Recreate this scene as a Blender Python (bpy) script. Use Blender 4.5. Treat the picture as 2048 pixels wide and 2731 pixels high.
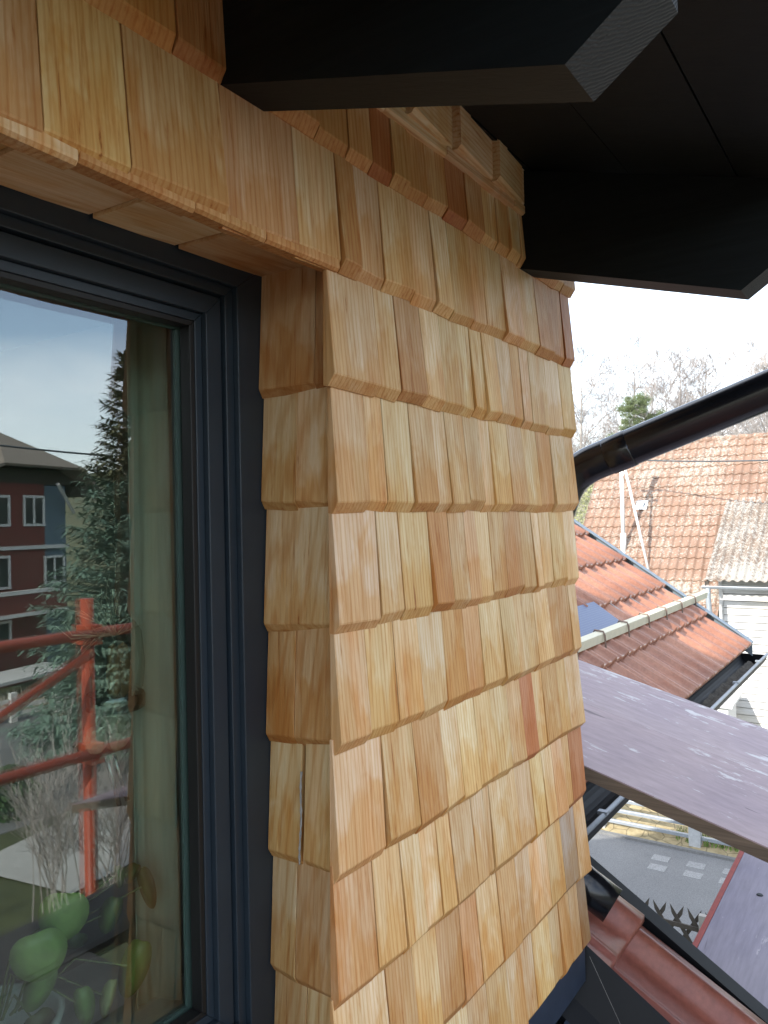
import bpy, math, random
from math import radians as R, sin, cos, pi, tan
from mathutils import Vector, Matrix, noise as mnoise
random.seed(7)
for o in list(bpy.data.objects): bpy.data.objects.remove(o)
sc = bpy.context.scene
COL = sc.collection

# ------------------------------------------------------------------ camera
cam = bpy.data.cameras.new("camera"); camo = bpy.data.objects.new("camera", cam); COL.objects.link(camo)
AZ, PIT, ROL = R(34.2), R(0.75), R(1.26)
F = Vector((cos(AZ)*cos(PIT), sin(AZ)*cos(PIT), sin(PIT)))
R0 = Vector((sin(AZ), -cos(AZ), 0)); U0 = R0.cross(F)
U = U0*cos(ROL)+R0*sin(ROL); RR = R0*cos(ROL)-U0*sin(ROL)
M = Matrix((RR, U, -F)).transposed().to_4x4(); M.translation = Vector((0, -.571, 0))
camo.matrix_world = M
cam.sensor_fit = 'VERTICAL'; cam.sensor_height = 36; cam.lens = 1680/2212*36
cam.clip_start = .02; cam.clip_end = 2000
sc.camera = camo
sc.render.resolution_x = 768; sc.render.resolution_y = 1024

# ------------------------------------------------------------------ sky, sun, exposure
SUN = Vector((-1, .30, .60)).normalized()
w = bpy.data.worlds.new("World"); sc.world = w; w.use_nodes = True
nt = w.node_tree; nt.nodes.clear()
out = nt.nodes.new('ShaderNodeOutputWorld'); bg = nt.nodes.new('ShaderNodeBackground')
sky = nt.nodes.new('ShaderNodeTexSky'); sky.sky_type = 'NISHITA'; sky.sun_disc = False
sky.sun_elevation = math.asin(SUN.z); sky.sun_rotation = math.atan2(SUN.x, SUN.y)
sky.altitude = 400; sky.air_density = 1.0; sky.dust_density = 1.2; sky.ozone_density = 1.0
tc = nt.nodes.new('ShaderNodeTexCoord')
mp = nt.nodes.new('ShaderNodeMapping'); mp.inputs['Scale'].default_value = (1, 1, 3.4)
ns = nt.nodes.new('ShaderNodeTexNoise'); ns.inputs['Scale'].default_value = 1.9; ns.inputs['Detail'].default_value = 7; ns.inputs['Roughness'].default_value = .52
rp = nt.nodes.new('ShaderNodeValToRGB'); rp.color_ramp.elements[0].position = .40; rp.color_ramp.elements[1].position = .70
rp.color_ramp.elements[0].color = (.1, .1, .1, 1); rp.color_ramp.elements[1].color = (.95, .95, .95, 1)
mx = nt.nodes.new('ShaderNodeMix'); mx.data_type = 'RGBA'
mx.inputs['B'].default_value = (8.2, 8.6, 9.2, 1)
L = nt.links.new
L(tc.outputs['Generated'], mp.inputs['Vector']); L(mp.outputs[0], ns.inputs['Vector']); L(ns.outputs[0], rp.inputs[0])
L(rp.outputs[0], mx.inputs['Factor']); L(sky.outputs[0], mx.inputs['A']); L(mx.outputs['Result'], bg.inputs['Color'])
bg.inputs['Strength'].default_value = .15
L(bg.outputs[0], out.inputs[0])
sl = bpy.data.lights.new("sun", 'SUN'); sl.energy = 2.9; sl.angle = R(.5); sl.color = (1, .95, .87)
so = bpy.data.objects.new("sun", sl); COL.objects.link(so)
so.rotation_euler = (-SUN).to_track_quat('-Z', 'Y').to_euler()
so.location = (-10, 5, 12)
sc.view_settings.view_transform = 'Standard'; sc.view_settings.look = 'None'
sc.view_settings.exposure = 1.45; sc.view_settings.gamma = 1
try: sc.cycles.max_bounces = 8; sc.cycles.transparent_max_bounces = 16
except Exception: pass

# ------------------------------------------------------------------ materials
def mat(name, base=(.5,.5,.5), rough=.6, metal=0, spec=.5):
    m = bpy.data.materials.new(name); m.use_nodes = True
    b = m.node_tree.nodes['Principled BSDF']
    b.inputs['Base Color'].default_value = (*base, 1); b.inputs['Roughness'].default_value = rough
    b.inputs['Metallic'].default_value = metal
    try: b.inputs['Specular IOR Level'].default_value = spec
    except Exception: pass
    return m, m.node_tree, b
def N(t, ty, **kw):
    n = t.nodes.new(ty)
    for k, v in kw.items():
        if k in n.inputs: n.inputs[k].default_value = v
        else: setattr(n, k, v)
    return n
def ramp(t, stops):
    r = t.nodes.new('ShaderNodeValToRGB'); e = r.color_ramp.elements
    while len(e) < len(stops): e.new(.5)
    for i, (p, c) in enumerate(stops):
        e[i].position = p; e[i].color = (c, c, c, 1) if isinstance(c, (int, float)) else (*c, 1)
    return r
def tex(t, scale=(1,1,1), nscale=5, detail=4, rough=.55, dist=0, coord='Object', kind='noise', offs=None, rot=(0,0,0)):
    c = t.nodes.new('ShaderNodeTexCoord'); m = t.nodes.new('ShaderNodeMapping')
    m.inputs['Scale'].default_value = scale; m.inputs['Rotation'].default_value = rot
    t.links.new(c.outputs[coord], m.inputs['Vector']); src = m.outputs[0]
    if offs is not None:
        a = t.nodes.new('ShaderNodeVectorMath'); a.operation = 'ADD'
        t.links.new(src, a.inputs[0]); t.links.new(offs, a.inputs[1]); src = a.outputs[0]
    if kind == 'noise':
        n = N(t, 'ShaderNodeTexNoise', Scale=nscale, Detail=detail, Roughness=rough, Distortion=dist)
        t.links.new(src, n.inputs['Vector']); return n.outputs[0]
    n = N(t, 'ShaderNodeTexVoronoi', Scale=nscale); n.feature = kind
    t.links.new(src, n.inputs['Vector']); return n.outputs[0]
def mixc(t, fac, a, b, blend='MIX'):
    m = t.nodes.new('ShaderNodeMix'); m.data_type = 'RGBA'; m.blend_type = blend
    for k, v in (('Factor', fac), ('A', a), ('B', b)):
        if isinstance(v, (int, float)): m.inputs[k].default_value = v if k == 'Factor' else (v, v, v, 1)
        elif isinstance(v, tuple): m.inputs[k].default_value = (*v, 1)
        else: t.links.new(v, m.inputs[k])
    return m.outputs['Result']
def mathn(t, op, a, b=0.0, clamp=False):
    m = t.nodes.new('ShaderNodeMath'); m.operation = op; m.use_clamp = clamp
    for i, v in enumerate((a, b)):
        if isinstance(v, (int, float)): m.inputs[i].default_value = v
        else: t.links.new(v, m.inputs[i])
    return m.outputs[0]
def bump(t, b, h, dist=.002, strength=.6):
    n = t.nodes.new('ShaderNodeBump'); n.inputs['Distance'].default_value = dist; n.inputs['Strength'].default_value = strength
    t.links.new(h, n.inputs['Height']); t.links.new(n.outputs[0], b.inputs['Normal'])
def simple(name, base, rough=.6, metal=0, var=.25, nscale=8, scale=(1,1,1), bd=.001, spec=.5):
    m, t, b = mat(name, base, rough, metal, spec)
    n = tex(t, scale, nscale, 5, .6)
    r = ramp(t, [(.25, 1-var), (.75, 1+var*.5)]); t.links.new(n, r.inputs[0])
    t.links.new(mixc(t, 1.0, r.outputs[0], base, 'MULTIPLY'), b.inputs['Base Color'])
    if bd: bump(t, b, n, bd)
    return m

def shingle_mat(name, horiz=False):
    m, t, b = mat(name, rough=.62, spec=.35)
    at = t.nodes.new('ShaderNodeAttribute'); at.attribute_name = 'tone'
    sd = t.nodes.new('ShaderNodeAttribute'); sd.attribute_name = 'seed'
    cx = t.nodes.new('ShaderNodeCombineXYZ')
    t.links.new(mathn(t, 'MULTIPLY', sd.outputs['Fac'], 31.7), cx.inputs[0])
    t.links.new(mathn(t, 'MULTIPLY', sd.outputs['Fac'], 17.3), cx.inputs[1])
    t.links.new(mathn(t, 'MULTIPLY', sd.outputs['Fac'], 5.1), cx.inputs[2])
    S = (.03, 1, 1) if horiz else (1, 1, .022)
    g1 = tex(t, S, 170, 4, .65, .3, offs=cx.outputs[0])
    g2 = tex(t, S, 38, 3, .5, .2, offs=cx.outputs[0])
    g3 = tex(t, (1, 1, .3), 9, 4, .55, .6, offs=cx.outputs[0])
    g4 = tex(t, (.12, 1, 1) if horiz else (1, 1, .1), 420, 2, .5, 0, offs=cx.outputs[0])
    wv = N(t, 'ShaderNodeTexWave', Scale=42.0, Distortion=9.0, Detail=2.0); wv.inputs['Detail Scale'].default_value = .55
    wv.wave_type = 'BANDS'; wv.bands_direction = 'X' if not horiz else 'Z'
    c = t.nodes.new('ShaderNodeTexCoord'); mpn = t.nodes.new('ShaderNodeMapping')
    mpn.inputs['Scale'].default_value = (1, 1, .045) if not horiz else (.045, 1, 1)
    t.links.new(c.outputs['Object'], mpn.inputs['Vector'])
    ad = t.nodes.new('ShaderNodeVectorMath'); ad.operation = 'ADD'
    t.links.new(mpn.outputs[0], ad.inputs[0]); t.links.new(cx.outputs[0], ad.inputs[1]); t.links.new(ad.outputs[0], wv.inputs['Vector'])
    r1 = ramp(t, [(.30, (.80, .62, .45)), (.42, (.94, .86, .76)), (.56, (1.0, 1.0, 1.0)), (.72, (1.08, 1.08, 1.05))]); t.links.new(g1, r1.inputs[0])
    r2 = ramp(t, [(.3, (.90, .80, .66)), (.7, (1.07, 1.07, 1.07))]); t.links.new(g2, r2.inputs[0])
    col = mixc(t, 1.0, at.outputs['Color'], r1.outputs[0], 'MULTIPLY')
    col = mixc(t, 1.0, col, r2.outputs[0], 'MULTIPLY')
    rw = ramp(t, [(.0, (.84, .68, .50)), (.40, (1, 1, 1))]); t.links.new(wv.outputs[0], rw.inputs[0])
    col = mixc(t, .7, col, mixc(t, 1.0, col, rw.outputs[0], 'MULTIPLY'))
    # honey coloured wet / resin patches
    r3 = ramp(t, [(.50, 0.0), (.66, .75)]); t.links.new(g3, r3.inputs[0])
    col = mixc(t, r3.outputs[0], col, mixc(t, 1.0, col, (.93, .72, .46), 'MULTIPLY'))
    bt = t.nodes.new('ShaderNodeAttribute'); bt.attribute_name = 'butt'
    gb = tex(t, (1, 1, .45), 22, 3, .6, .5, offs=cx.outputs[0])
    fb = mathn(t, 'ADD', mathn(t, 'MULTIPLY', bt.outputs['Fac'], .42), gb)
    rb = ramp(t, [(.70, 0.0), (.84, .85)]); t.links.new(fb, rb.inputs[0])
    col = mixc(t, rb.outputs[0], col, mixc(t, 1.0, col, (.90, .74, .50), 'MULTIPLY'))
    # pinkish heartwood streaks
    g5 = tex(t, S, 16, 2, .5, .1, offs=cx.outputs[0])
    r5 = ramp(t, [(.54, 0.0), (.68, .6)]); t.links.new(g5, r5.inputs[0])
    col = mixc(t, r5.outputs[0], col, mixc(t, 1.0, col, (1.0, .86, .74), 'MULTIPLY'))
    # split lines
    r4 = ramp(t, [(.27, (.55, .38, .25)), (.32, (1.0, 1.0, 1.0))]); t.links.new(g1, r4.inputs[0])
    col = mixc(t, .8, col, mixc(t, 1.0, col, r4.outputs[0], 'MULTIPLY'))
    t.links.new(col, b.inputs['Base Color'])
    h = mathn(t, 'ADD', g1, mathn(t, 'MULTIPLY', g4, .35))
    bump(t, b, h, .0016, .75)
    return m
M_shv = shingle_mat('shingle_wood'); M_shh = shingle_mat('shingle_wood_across', True)

M_frame = simple('anthracite_aluminium', (.020, .031, .043), .40, .0, .12, 30, bd=.0002)
M_framed = simple('anthracite_shadow_gap', (.010, .012, .014), .6, 0, .1, 30, bd=0)
M_gasket, _, _ = mat('black_rubber', (.006, .006, .006), .5)
def dark_wood():
    m, t, b = mat('black_stained_wood', rough=.6, spec=.22)
    n = tex(t, (1, .05, 1), 120, 4, .6, .4); r = ramp(t, [(.3, (.0015, .0035, .0045)), (.7, (.0045, .0075, .0088))]); t.links.new(n, r.inputs[0])
    t.links.new(r.outputs[0], b.inputs['Base Color']); bump(t, b, n, .0008); return m
M_dark = dark_wood()
def endgrain():
    m, t, b = mat('black_end_grain', rough=.6, spec=.4)
    wv = N(t, 'ShaderNodeTexWave', Scale=120.0, Distortion=4.0, Detail=2.0); wv.wave_type = 'RINGS'; wv.rings_direction = 'Y'
    c = t.nodes.new('ShaderNodeTexCoord'); mpn = t.nodes.new('ShaderNodeMapping'); mpn.inputs['Location'].default_value = (-.50, 0, -.52)
    t.links.new(c.outputs['Object'], mpn.inputs[0]); t.links.new(mpn.outputs[0], wv.inputs['Vector'])
    r = ramp(t, [(.2, (.006, .008, .009)), (.8, (.016, .019, .021))]); t.links.new(wv.outputs[0], r.inputs[0])
    t.links.new(r.outputs[0], b.inputs['Base Color']); bump(t, b, wv.outputs[0], .001); return m
M_end = endgrain()
def glass(name, F0, tint):
    m = bpy.data.materials.new(name); m.use_nodes = True; t = m.node_tree; t.nodes.clear()
    o = t.nodes.new('ShaderNodeOutputMaterial'); mx_ = t.nodes.new('ShaderNodeMixShader')
    tr = t.nodes.new('ShaderNodeBsdfTransparent'); tr.inputs[0].default_value = (*tint, 1)
    gl = t.nodes.new('ShaderNodeBsdfGlossy'); gl.inputs['Roughness'].default_value = 0.0
    ge = t.nodes.new('ShaderNodeNewGeometry')
    dp = t.nodes.new('ShaderNodeVectorMath'); dp.operation = 'DOT_PRODUCT'
    t.links.new(ge.outputs['Normal'], dp.inputs[0]); t.links.new(ge.outputs['Incoming'], dp.inputs[1])
    c = mathn(t, 'ABSOLUTE', dp.outputs['Value']); p = mathn(t, 'POWER', mathn(t, 'SUBTRACT', 1.0, c), 5.0)
    f = mathn(t, 'ADD', mathn(t, 'MULTIPLY', p, 1-F0), F0)
    f = mathn(t, 'MULTIPLY', f, mathn(t, 'SUBTRACT', 1.0, ge.outputs['Backfacing']))
    t.links.new(f, mx_.inputs[0]); t.links.new(tr.outputs[0], mx_.inputs[1]); t.links.new(gl.outputs[0], mx_.inputs[2])
    t.links.new(mx_.outputs[0], o.inputs[0]); return m
M_glass = glass('window_glass', .18, (.92, .965, .935)); M_glass2 = glass('inner_window_glass', .14, (.92, .955, .935))
def tile_mat(name, c1, c2, c3, lichen=0, lc=(.62, .60, .55), rough=.42, nsc=3.0):
    m, t, b = mat(name, rough=rough)
    n1 = tex(t, (1,1,1), nsc, 5, .6); r1 = ramp(t, [(.3, c1), (.5, c2), (.72, c3)]); t.links.new(n1, r1.inputs[0]); col = r1.outputs[0]
    n2 = tex(t, (1,1,1), 60, 4, .7); r2 = ramp(t, [(.3, .8), (.7, 1.12)]); t.links.new(n2, r2.inputs[0])
    col = mixc(t, 1.0, col, r2.outputs[0], 'MULTIPLY')
    if lichen:
        n3 = tex(t, (1,1,1), 16, 8, .78); n4 = tex(t, (1,1,1), .9, 3, .5)
        s = mathn(t, 'ADD', n3, mathn(t, 'MULTIPLY', n4, .35))
        r3 = ramp(t, [(.74-lichen, 0.0), (.79-lichen, 1.0)]); t.links.new(s, r3.inputs[0])
        col = mixc(t, r3.outputs[0], col, lc)
    t.links.new(col, b.inputs['Base Color']); bump(t, b, n2, .001, .4)
    return m
M_tile = tile_mat('terracotta_tile', (.24, .10, .062), (.30, .132, .08), (.36, .17, .106), rough=.22)
M_tile_n = tile_mat('engobed_tile', (.24, .085, .07), (.30, .105, .075), (.34, .13, .08), lichen=.0, lc=(.45, .30, .17), rough=.34)
M_tile_b = tile_mat('old_clay_tile', (.185, .112, .078), (.225, .138, .096), (.26, .165, .115), lc=(.31, .285, .245), lichen=.04, rough=.8, nsc=1.2)
M_tile_l = tile_mat('lichen_fibre_cement', (.135, .098, .075), (.165, .122, .092), (.20, .152, .115), lichen=.10, lc=(.29, .275, .245), rough=.85, nsc=2)
def siding_mat():
    m, t, b = mat('weathered_white_boards', rough=.75)
    n = tex(t, (1, .08, 1), 26, 5, .65); r = ramp(t, [(.28, (.24, .23, .21)), (.42, (.42, .415, .40)), (.6, (.50, .50, .49))]); t.links.new(n, r.inputs[0])
    g = tex(t, (1, .3, 1), 1.3, 3, .5); r2 = ramp(t, [(.52, 0.0), (.7, .5)]); t.links.new(g, r2.inputs[0])
    t.links.new(mixc(t, r2.outputs[0], r.outputs[0], (.52, .47, .36)), b.inputs['Base Color']); bump(t, b, n, .002); return m
M_siding = siding_mat()
def board_mat(name, base, worn, hiscale=1.0, thr=.60, axis='y'):
    m, t, b = mat(name, rough=.72)
    s = (1, .10, 1) if axis == 'y' else (.10, 1, 1)
    s2 = (1, .25, 1) if axis == 'y' else (.25, 1, 1)
    n = tex(t, s, 60, 5, .6); r = ramp(t, [(.3, .82), (.7, 1.08)]); t.links.new(n, r.inputs[0])
    big = tex(t, (1,1,1), 3.2, 3, .5)
    rb = ramp(t, [(.35, (base[0]*.86, base[1]*.86, base[2]*.92)), (.65, base)]); t.links.new(big, rb.inputs[0])
    col = mixc(t, 1.0, rb.outputs[0], r.outputs[0], 'MULTIPLY')
    sc_ = tex(t, s2, 26, 7, .72, .3); bg_ = tex(t, (1, .5, 1), 3.5, 2, .5)
    v = mathn(t, 'ADD', sc_, mathn(t, 'MULTIPLY', bg_, .55))
    rs = ramp(t, [(thr+.275, 0.0), (thr+.335, .85)]); t.links.new(v, rs.inputs[0])
    col = mixc(t, rs.outputs[0], col, worn)
    ck = tex(t, s, 22, 3, .7, .5); rc = ramp(t, [(.27, .55), (.31, 1.0)]); t.links.new(ck, rc.inputs[0])
    col = mixc(t, 1.0, col, rc.outputs[0], 'MULTIPLY')
    t.links.new(col, b.inputs['Base Color']); bump(t, b, n, .0012); return m
M_purple = board_mat('purple_stained_board', (.335, .262, .268), (.50, .48, .475), thr=.62)
M_purple2 = board_mat('purple_worn_board', (.35, .28, .285), (.52, .51, .51), thr=.55)
M_greyb = board_mat('grey_violet_board', (.24, .215, .25), (.36, .33, .35), thr=.66, axis='x')
M_deck = simple('dark_deck_wood', (.065, .06, .06), .85, 0, .35, 12, (.1, 1, 1), .002)
M_ply = simple('board_edge', (.15, .115, .085), .85, 0, .45, 40, (1, .08, 3), .002)
M_redp = simple('red_paint', (.26, .03, .018), .5, 0, .3, 30, bd=0)
M_olive = simple('olive_ply', (.17, .11, .035), .7, 0, .3, 30, bd=0)
M_navy = simple('navy_membrane', (.025, .036, .062), .45, 0, .35, 14, bd=.001)
M_black = simple('black_sheet_metal', (.006, .007, .009), .5, 0, .25, 25, bd=.0003, spec=.2)
M_pipe = simple('black_pipe', (.007, .008, .011), .22, 0, .25, 14, bd=0)
M_galv = simple('galvanised_metal', (.30, .33, .36), .45, .3, .15, 20, bd=0)
M_gzinc = simple('blue_grey_sheet', (.16, .20, .235), .5, .2, .15, 20, bd=0)
M_cream = simple('cream_timber', (.58, .54, .40), .6, 0, .12, 20, bd=.001)
M_strap = simple('brown_steel', (.20, .14, .11), .45, .3, .2, 30, bd=0)
M_debris = simple('gutter_debris', (.10, .09, .075), .95, 0, .6, 40, bd=.01)
def panel_mat():
    m, t, b = mat('solar_glass', (.035, .05, .12), .35, spec=.3)
    br = N(t, 'ShaderNodeTexBrick', Scale=1.0); br.offset = 0
    br.inputs['Color1'].default_value = (.04, .06, .14, 1); br.inputs['Color2'].default_value = (.045, .065, .15, 1)
    br.inputs['Mortar'].default_value = (.10, .12, .17, 1); br.inputs['Mortar Size'].default_value = .0012
    br.inputs['Brick Width'].default_value = .012; br.inputs['Row Height'].default_value = .012
    c = t.nodes.new('ShaderNodeTexCoord'); t.links.new(c.outputs['Object'], br.inputs['Vector'])
    t.links.new(br.outputs[0], b.inputs['Base Color']); return m
M_panel = panel_mat()
M_white = simple('white_paint', (.62, .62, .60), .55, 0, .1, 12, bd=0)
M_asph = None
def asphalt():
    m, t, b = mat('asphalt', rough=.9)
    n = tex(t, (1,1,1), 70, 3, .8); r = ramp(t, [(.35, .7), (.66, 1.5)]); t.links.new(n, r.inputs[0])
    g = tex(t, (1,1,1), .5, 4, .6); r2 = ramp(t, [(.3, (.125, .125, .125)), (.7, (.17, .17, .168))]); t.links.new(g, r2.inputs[0])
    t.links.new(mixc(t, 1.0, r2.outputs[0], r.outputs[0], 'MULTIPLY'), b.inputs['Base Color']); bump(t, b, n, .004); return m
M_asph = asphalt()
M_lightpatch = simple('painted_light_patch', (.28, .28, .275), .8, 0, .6, 60, bd=.001)  # pale colour standing in for light on the asphalt
M_ground = simple('garden_ground', (.075, .085, .035), .95, 0, .5, 1.5, bd=.02)
M_pave = simple('pale_concrete', (.42, .41, .38), .85, 0, .2, 2, bd=.002)
M_paveL = simple('bright_concrete', (.62, .60, .55), .85, 0, .12, 2, bd=.002)
M_conc = simple('concrete_post', (.40, .41, .41), .8, 0, .2, 20, bd=.002)
def stone():
    m, t, b = mat('crazy_paving_stone', rough=.85)
    v = tex(t, (1, 1, 2.2), 3.2, kind='F1'); e = tex(t, (1, 1, 2.2), 3.2, kind='DISTANCE_TO_EDGE')
    n = tex(t, (1,1,1), 7, 4, .6); r = ramp(t, [(.3, (.24, .19, .10)), (.7, (.38, .31, .18))]); t.links.new(n, r.inputs[0])
    re = ramp(t, [(.015, .55), (.05, 1.0)]); t.links.new(e, re.inputs[0])
    t.links.new(mixc(t, 1.0, r.outputs[0], re.outputs[0], 'MULTIPLY'), b.inputs['Base Color']); bump(t, b, e, .03); return m
M_stone = stone()
M_kerb = simple('kerb_stone', (.17, .17, .165), .85, 0, .3, 20, bd=.002)
def leafy(name, c1, c2, rough=.7):
    m, t, b = mat(name, rough=rough)
    n = tex(t, (1,1,1), 3.5, 4, .6); r = ramp(t, [(.35, c1), (.65, c2)]); t.links.new(n, r.inputs[0]); t.links.new(r.outputs[0], b.inputs['Base Color'])
    return m
M_grass = leafy('grass_blades', (.08, .14, .02), (.16, .26, .05))
M_twig = leafy('bare_twigs', (.28, .25, .23), (.38, .345, .32))
M_bark = leafy('grey_bark', (.20, .18, .16), (.34, .32, .29))
M_pine = leafy('pine_needles', (.06, .085, .03), (.12, .15, .06))
M_spruce = leafy('blue_spruce_needles', (.10, .165, .125), (.19, .28, .21))
M_spruce2 = leafy('brown_green_needles', (.08, .09, .045), (.17, .16, .08))
M_bush = leafy('budding_shrub', (.18, .20, .08), (.30, .30, .15))
M_bushg = leafy('dark_green_leaves', (.02, .05, .015), (.05, .10, .03))
M_orange = simple('orange_scaffold_paint', (.44, .075, .028), .45, 0, .3, 12, bd=.0005)
M_hred = simple('red_render', (.17, .045, .037), .85, 0, .1, 2, bd=.002)
M_hblue = simple('blue_render', (.12, .17, .21), .85, 0, .1, 2, bd=.002)
M_hroof = simple('grey_brown_roof', (.20, .17, .14), .8, 0, .2, 3, (1,1,12), .01)
M_hdark = simple('dark_soffit', (.06, .05, .04), .8, 0, .2, 3, bd=0)
M_wglass, _, _ = mat('dark_window', (.03, .035, .04), .08)
M_room = simple('room_wall', (.42, .44, .42), .9, 0, .05, 2, bd=0)
M_sillw = simple('white_sill', (.55, .57, .56), .4, 0, .05, 6, bd=0)
def curtain_mat():
    m, t, b = mat('grey_green_curtain', (.21, .23, .18), .9)
    n = tex(t, (1,1,.1), 25, 3, .6); r = ramp(t, [(.3, (.50, .54, .47)), (.7, (.72, .76, .68))]); t.links.new(n, r.inputs[0]); t.links.new(r.outputs[0], b.inputs['Base Color']); return m
M_curt = curtain_mat()
def leafmat():
    m, t, b = mat('pilea_leaf', rough=.35)
    at = t.nodes.new('ShaderNodeAttribute'); at.attribute_name = 'tone'
    n = tex(t, (1,1,1), 60, 3, .6); r = ramp(t, [(.3, .85), (.7, 1.15)]); t.links.new(n, r.inputs[0])
    t.links.new(mixc(t, 1.0, at.outputs['Color'], r.outputs[0], 'MULTIPLY'), b.inputs['Base Color']); return m
M_leaf = leafmat()
M_stem = simple('green_stem', (.13, .17, .06), .5, 0, .2, 40, bd=0)
M_pot = simple('white_ceramic', (.60, .62, .61), .25, 0, .05, 10, bd=0)
M_dry = simple('dried_stems', (.60, .55, .42), .8, 0, .3, 30, bd=0)
M_amber = simple('amber_ceramic', (.42, .22, .11), .2, 0, .4, 20, bd=0)
M_paper = simple('cream_lampion_paper', (.42, .38, .28), .8, 0, .25, 20, bd=.001)
M_steel, _, _ = mat('brushed_tube', (.25, .26, .26), .25, .9)
M_rope = simple('white_rope_fibre', (.34, .33, .30), .9, 0, .2, 60, bd=0)
M_render = simple('house_render', (.5, .47, .42), .85, 0, .08, 3, bd=.002)
M_sign = simple('sign_white', (.80, .80, .80), .5, 0, .02, 3, bd=0)
M_ink, _, _ = mat('sign_ink', (.05, .06, .07), .6)

# ------------------------------------------------------------------ mesh helpers
class MB:
    def __init__(s): s.v = []; s.f = []; s.c = []; s.sd = []; s.mi = []; s.bt = None; s.cur = ((.5,.5,.5), 0.0, 0)
    def face(s, idx): s.f.append(idx); s.c.append(s.cur[0]); s.sd.append(s.cur[1]); s.mi.append(s.cur[2])
    def add(s, vs, fs):
        b = len(s.v); s.v += [tuple(p) for p in vs]
        for f in fs: s.face(tuple(b+i for i in f))
    def hexa(s, p): s.add(p, [(0,3,2,1), (4,5,6,7), (0,1,5,4), (1,2,6,5), (2,3,7,6), (3,0,4,7)])
    def box(s, a, b):
        x0, y0, z0 = (min(a[i], b[i]) for i in range(3)); x1, y1, z1 = (max(a[i], b[i]) for i in range(3))
        s.hexa([(x0,y0,z0),(x1,y0,z0),(x1,y1,z0),(x0,y1,z0),(x0,y0,z1),(x1,y0,z1),(x1,y1,z1),(x0,y1,z1)])
    def prism(s, prof, axis, a, b):
        """prof: ccw list of 2D points, extruded along axis from a to b"""
        n = len(prof)
        def P(q, t):
            return (t, q[0], q[1]) if axis == 0 else (q[0], t, q[1]) if axis == 1 else (q[0], q[1], t)
        vs = [P(q, a) for q in prof] + [P(q, b) for q in prof]
        fs = [tuple(range(n-1, -1, -1)), tuple(range(n, 2*n))] + [(i, (i+1) % n, n+(i+1) % n, n+i) for i in range(n)]
        s.add(vs, fs)
    def tube(s, pts, r, n=10, cap=True):
        pts = [Vector(p) for p in pts]; m = len(pts)
        rs = r if isinstance(r, (list, tuple)) else [r]*m
        T0 = (pts[1]-pts[0]).normalized(); up = Vector((0,0,1)) if abs(T0.z) < .9 else Vector((1,0,0))
        A = T0.cross(up).normalized(); vs = []
        for i, p in enumerate(pts):
            T = (pts[min(i+1, m-1)]-pts[max(i-1, 0)]).normalized()
            A = (A-T*A.dot(T)).normalized(); B = T.cross(A)
            vs += [p+(A*cos(2*pi*k/n)+B*sin(2*pi*k/n))*rs[i] for k in range(n)]
        fs = [(i*n+k, i*n+(k+1) % n, (i+1)*n+(k+1) % n, (i+1)*n+k) for i in range(m-1) for k in range(n)]
        if cap: fs += [tuple(range(n-1, -1, -1)), tuple(range((m-1)*n, m*n))]
        s.add(vs, fs)
    def lathe(s, prof, c, n=24, closed=False):
        vs = [(c[0]+r*cos(2*pi*k/n), c[1]+r*sin(2*pi*k/n), c[2]+z) for r, z in prof for k in range(n)]
        m = len(prof)
        s.add(vs, [(i*n+k, i*n+(k+1) % n, (i+1)*n+(k+1) % n, (i+1)*n+k) for i in range(m-1) for k in range(n)])
    def build(s, name, mats, parent=None, smooth=False, attrs=False, bevel=0):
        me = bpy.data.meshes.new(name); me.from_pydata(s.v, [], s.f)
        for m in (mats if isinstance(mats, (list, tuple)) else [mats]): me.materials.append(m)
        me.polygons.foreach_set('material_index', s.mi)
        if smooth: me.polygons.foreach_set('use_smooth', [len(f) <= 4 for f in s.f])
        if attrs:
            a = me.attributes.new('tone', 'FLOAT_COLOR', 'FACE'); a.data.foreach_set('color', [x for c in s.c for x in (*c, 1)])
            a = me.attributes.new('seed', 'FLOAT', 'FACE'); a.data.foreach_set('value', s.sd)
            bt = s.bt or {}
            a = me.attributes.new('butt', 'FLOAT', 'POINT'); a.data.foreach_set('value', [bt.get(i, 0.0) for i in range(len(s.v))])
        me.update(); o = bpy.data.objects.new(name, me); COL.objects.link(o)
        if parent is not None:
            o.parent = parent
            o.matrix_parent_inverse = Matrix.Translation(-parent_world(parent))
        if bevel:
            b = o.modifiers.new('bevel', 'BEVEL'); b.width = bevel; b.segments = 2; b.limit_method = 'ANGLE'; b.angle_limit = R(40)
        return o
def parent_world(p):
    v = Vector(p.location)
    return v
def tag(o, label=None, cat=None, group=None, kind=None):
    if label: o['label'] = label
    if cat: o['category'] = cat
    if group: o['group'] = group
    if kind: o['kind'] = kind
    return o
def empty(name, loc, label, cat, group=None):
    o = bpy.data.objects.new(name, None); COL.objects.link(o); o.location = loc; o.empty_display_size = .2
    return tag(o, label, cat, group)
def part(mb, name, m, parent, **k): return mb.build(name, m, parent, **k)
def kids(o): return [c for c in bpy.data.objects if c.parent == o]

# ================================================================== THE SHINGLED HOUSE
G = -6.5
H = empty('shingled_house', (0, 0, G), 'house dormer clad in fresh wooden shingles with an anthracite window under black rafters', 'house')

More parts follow.
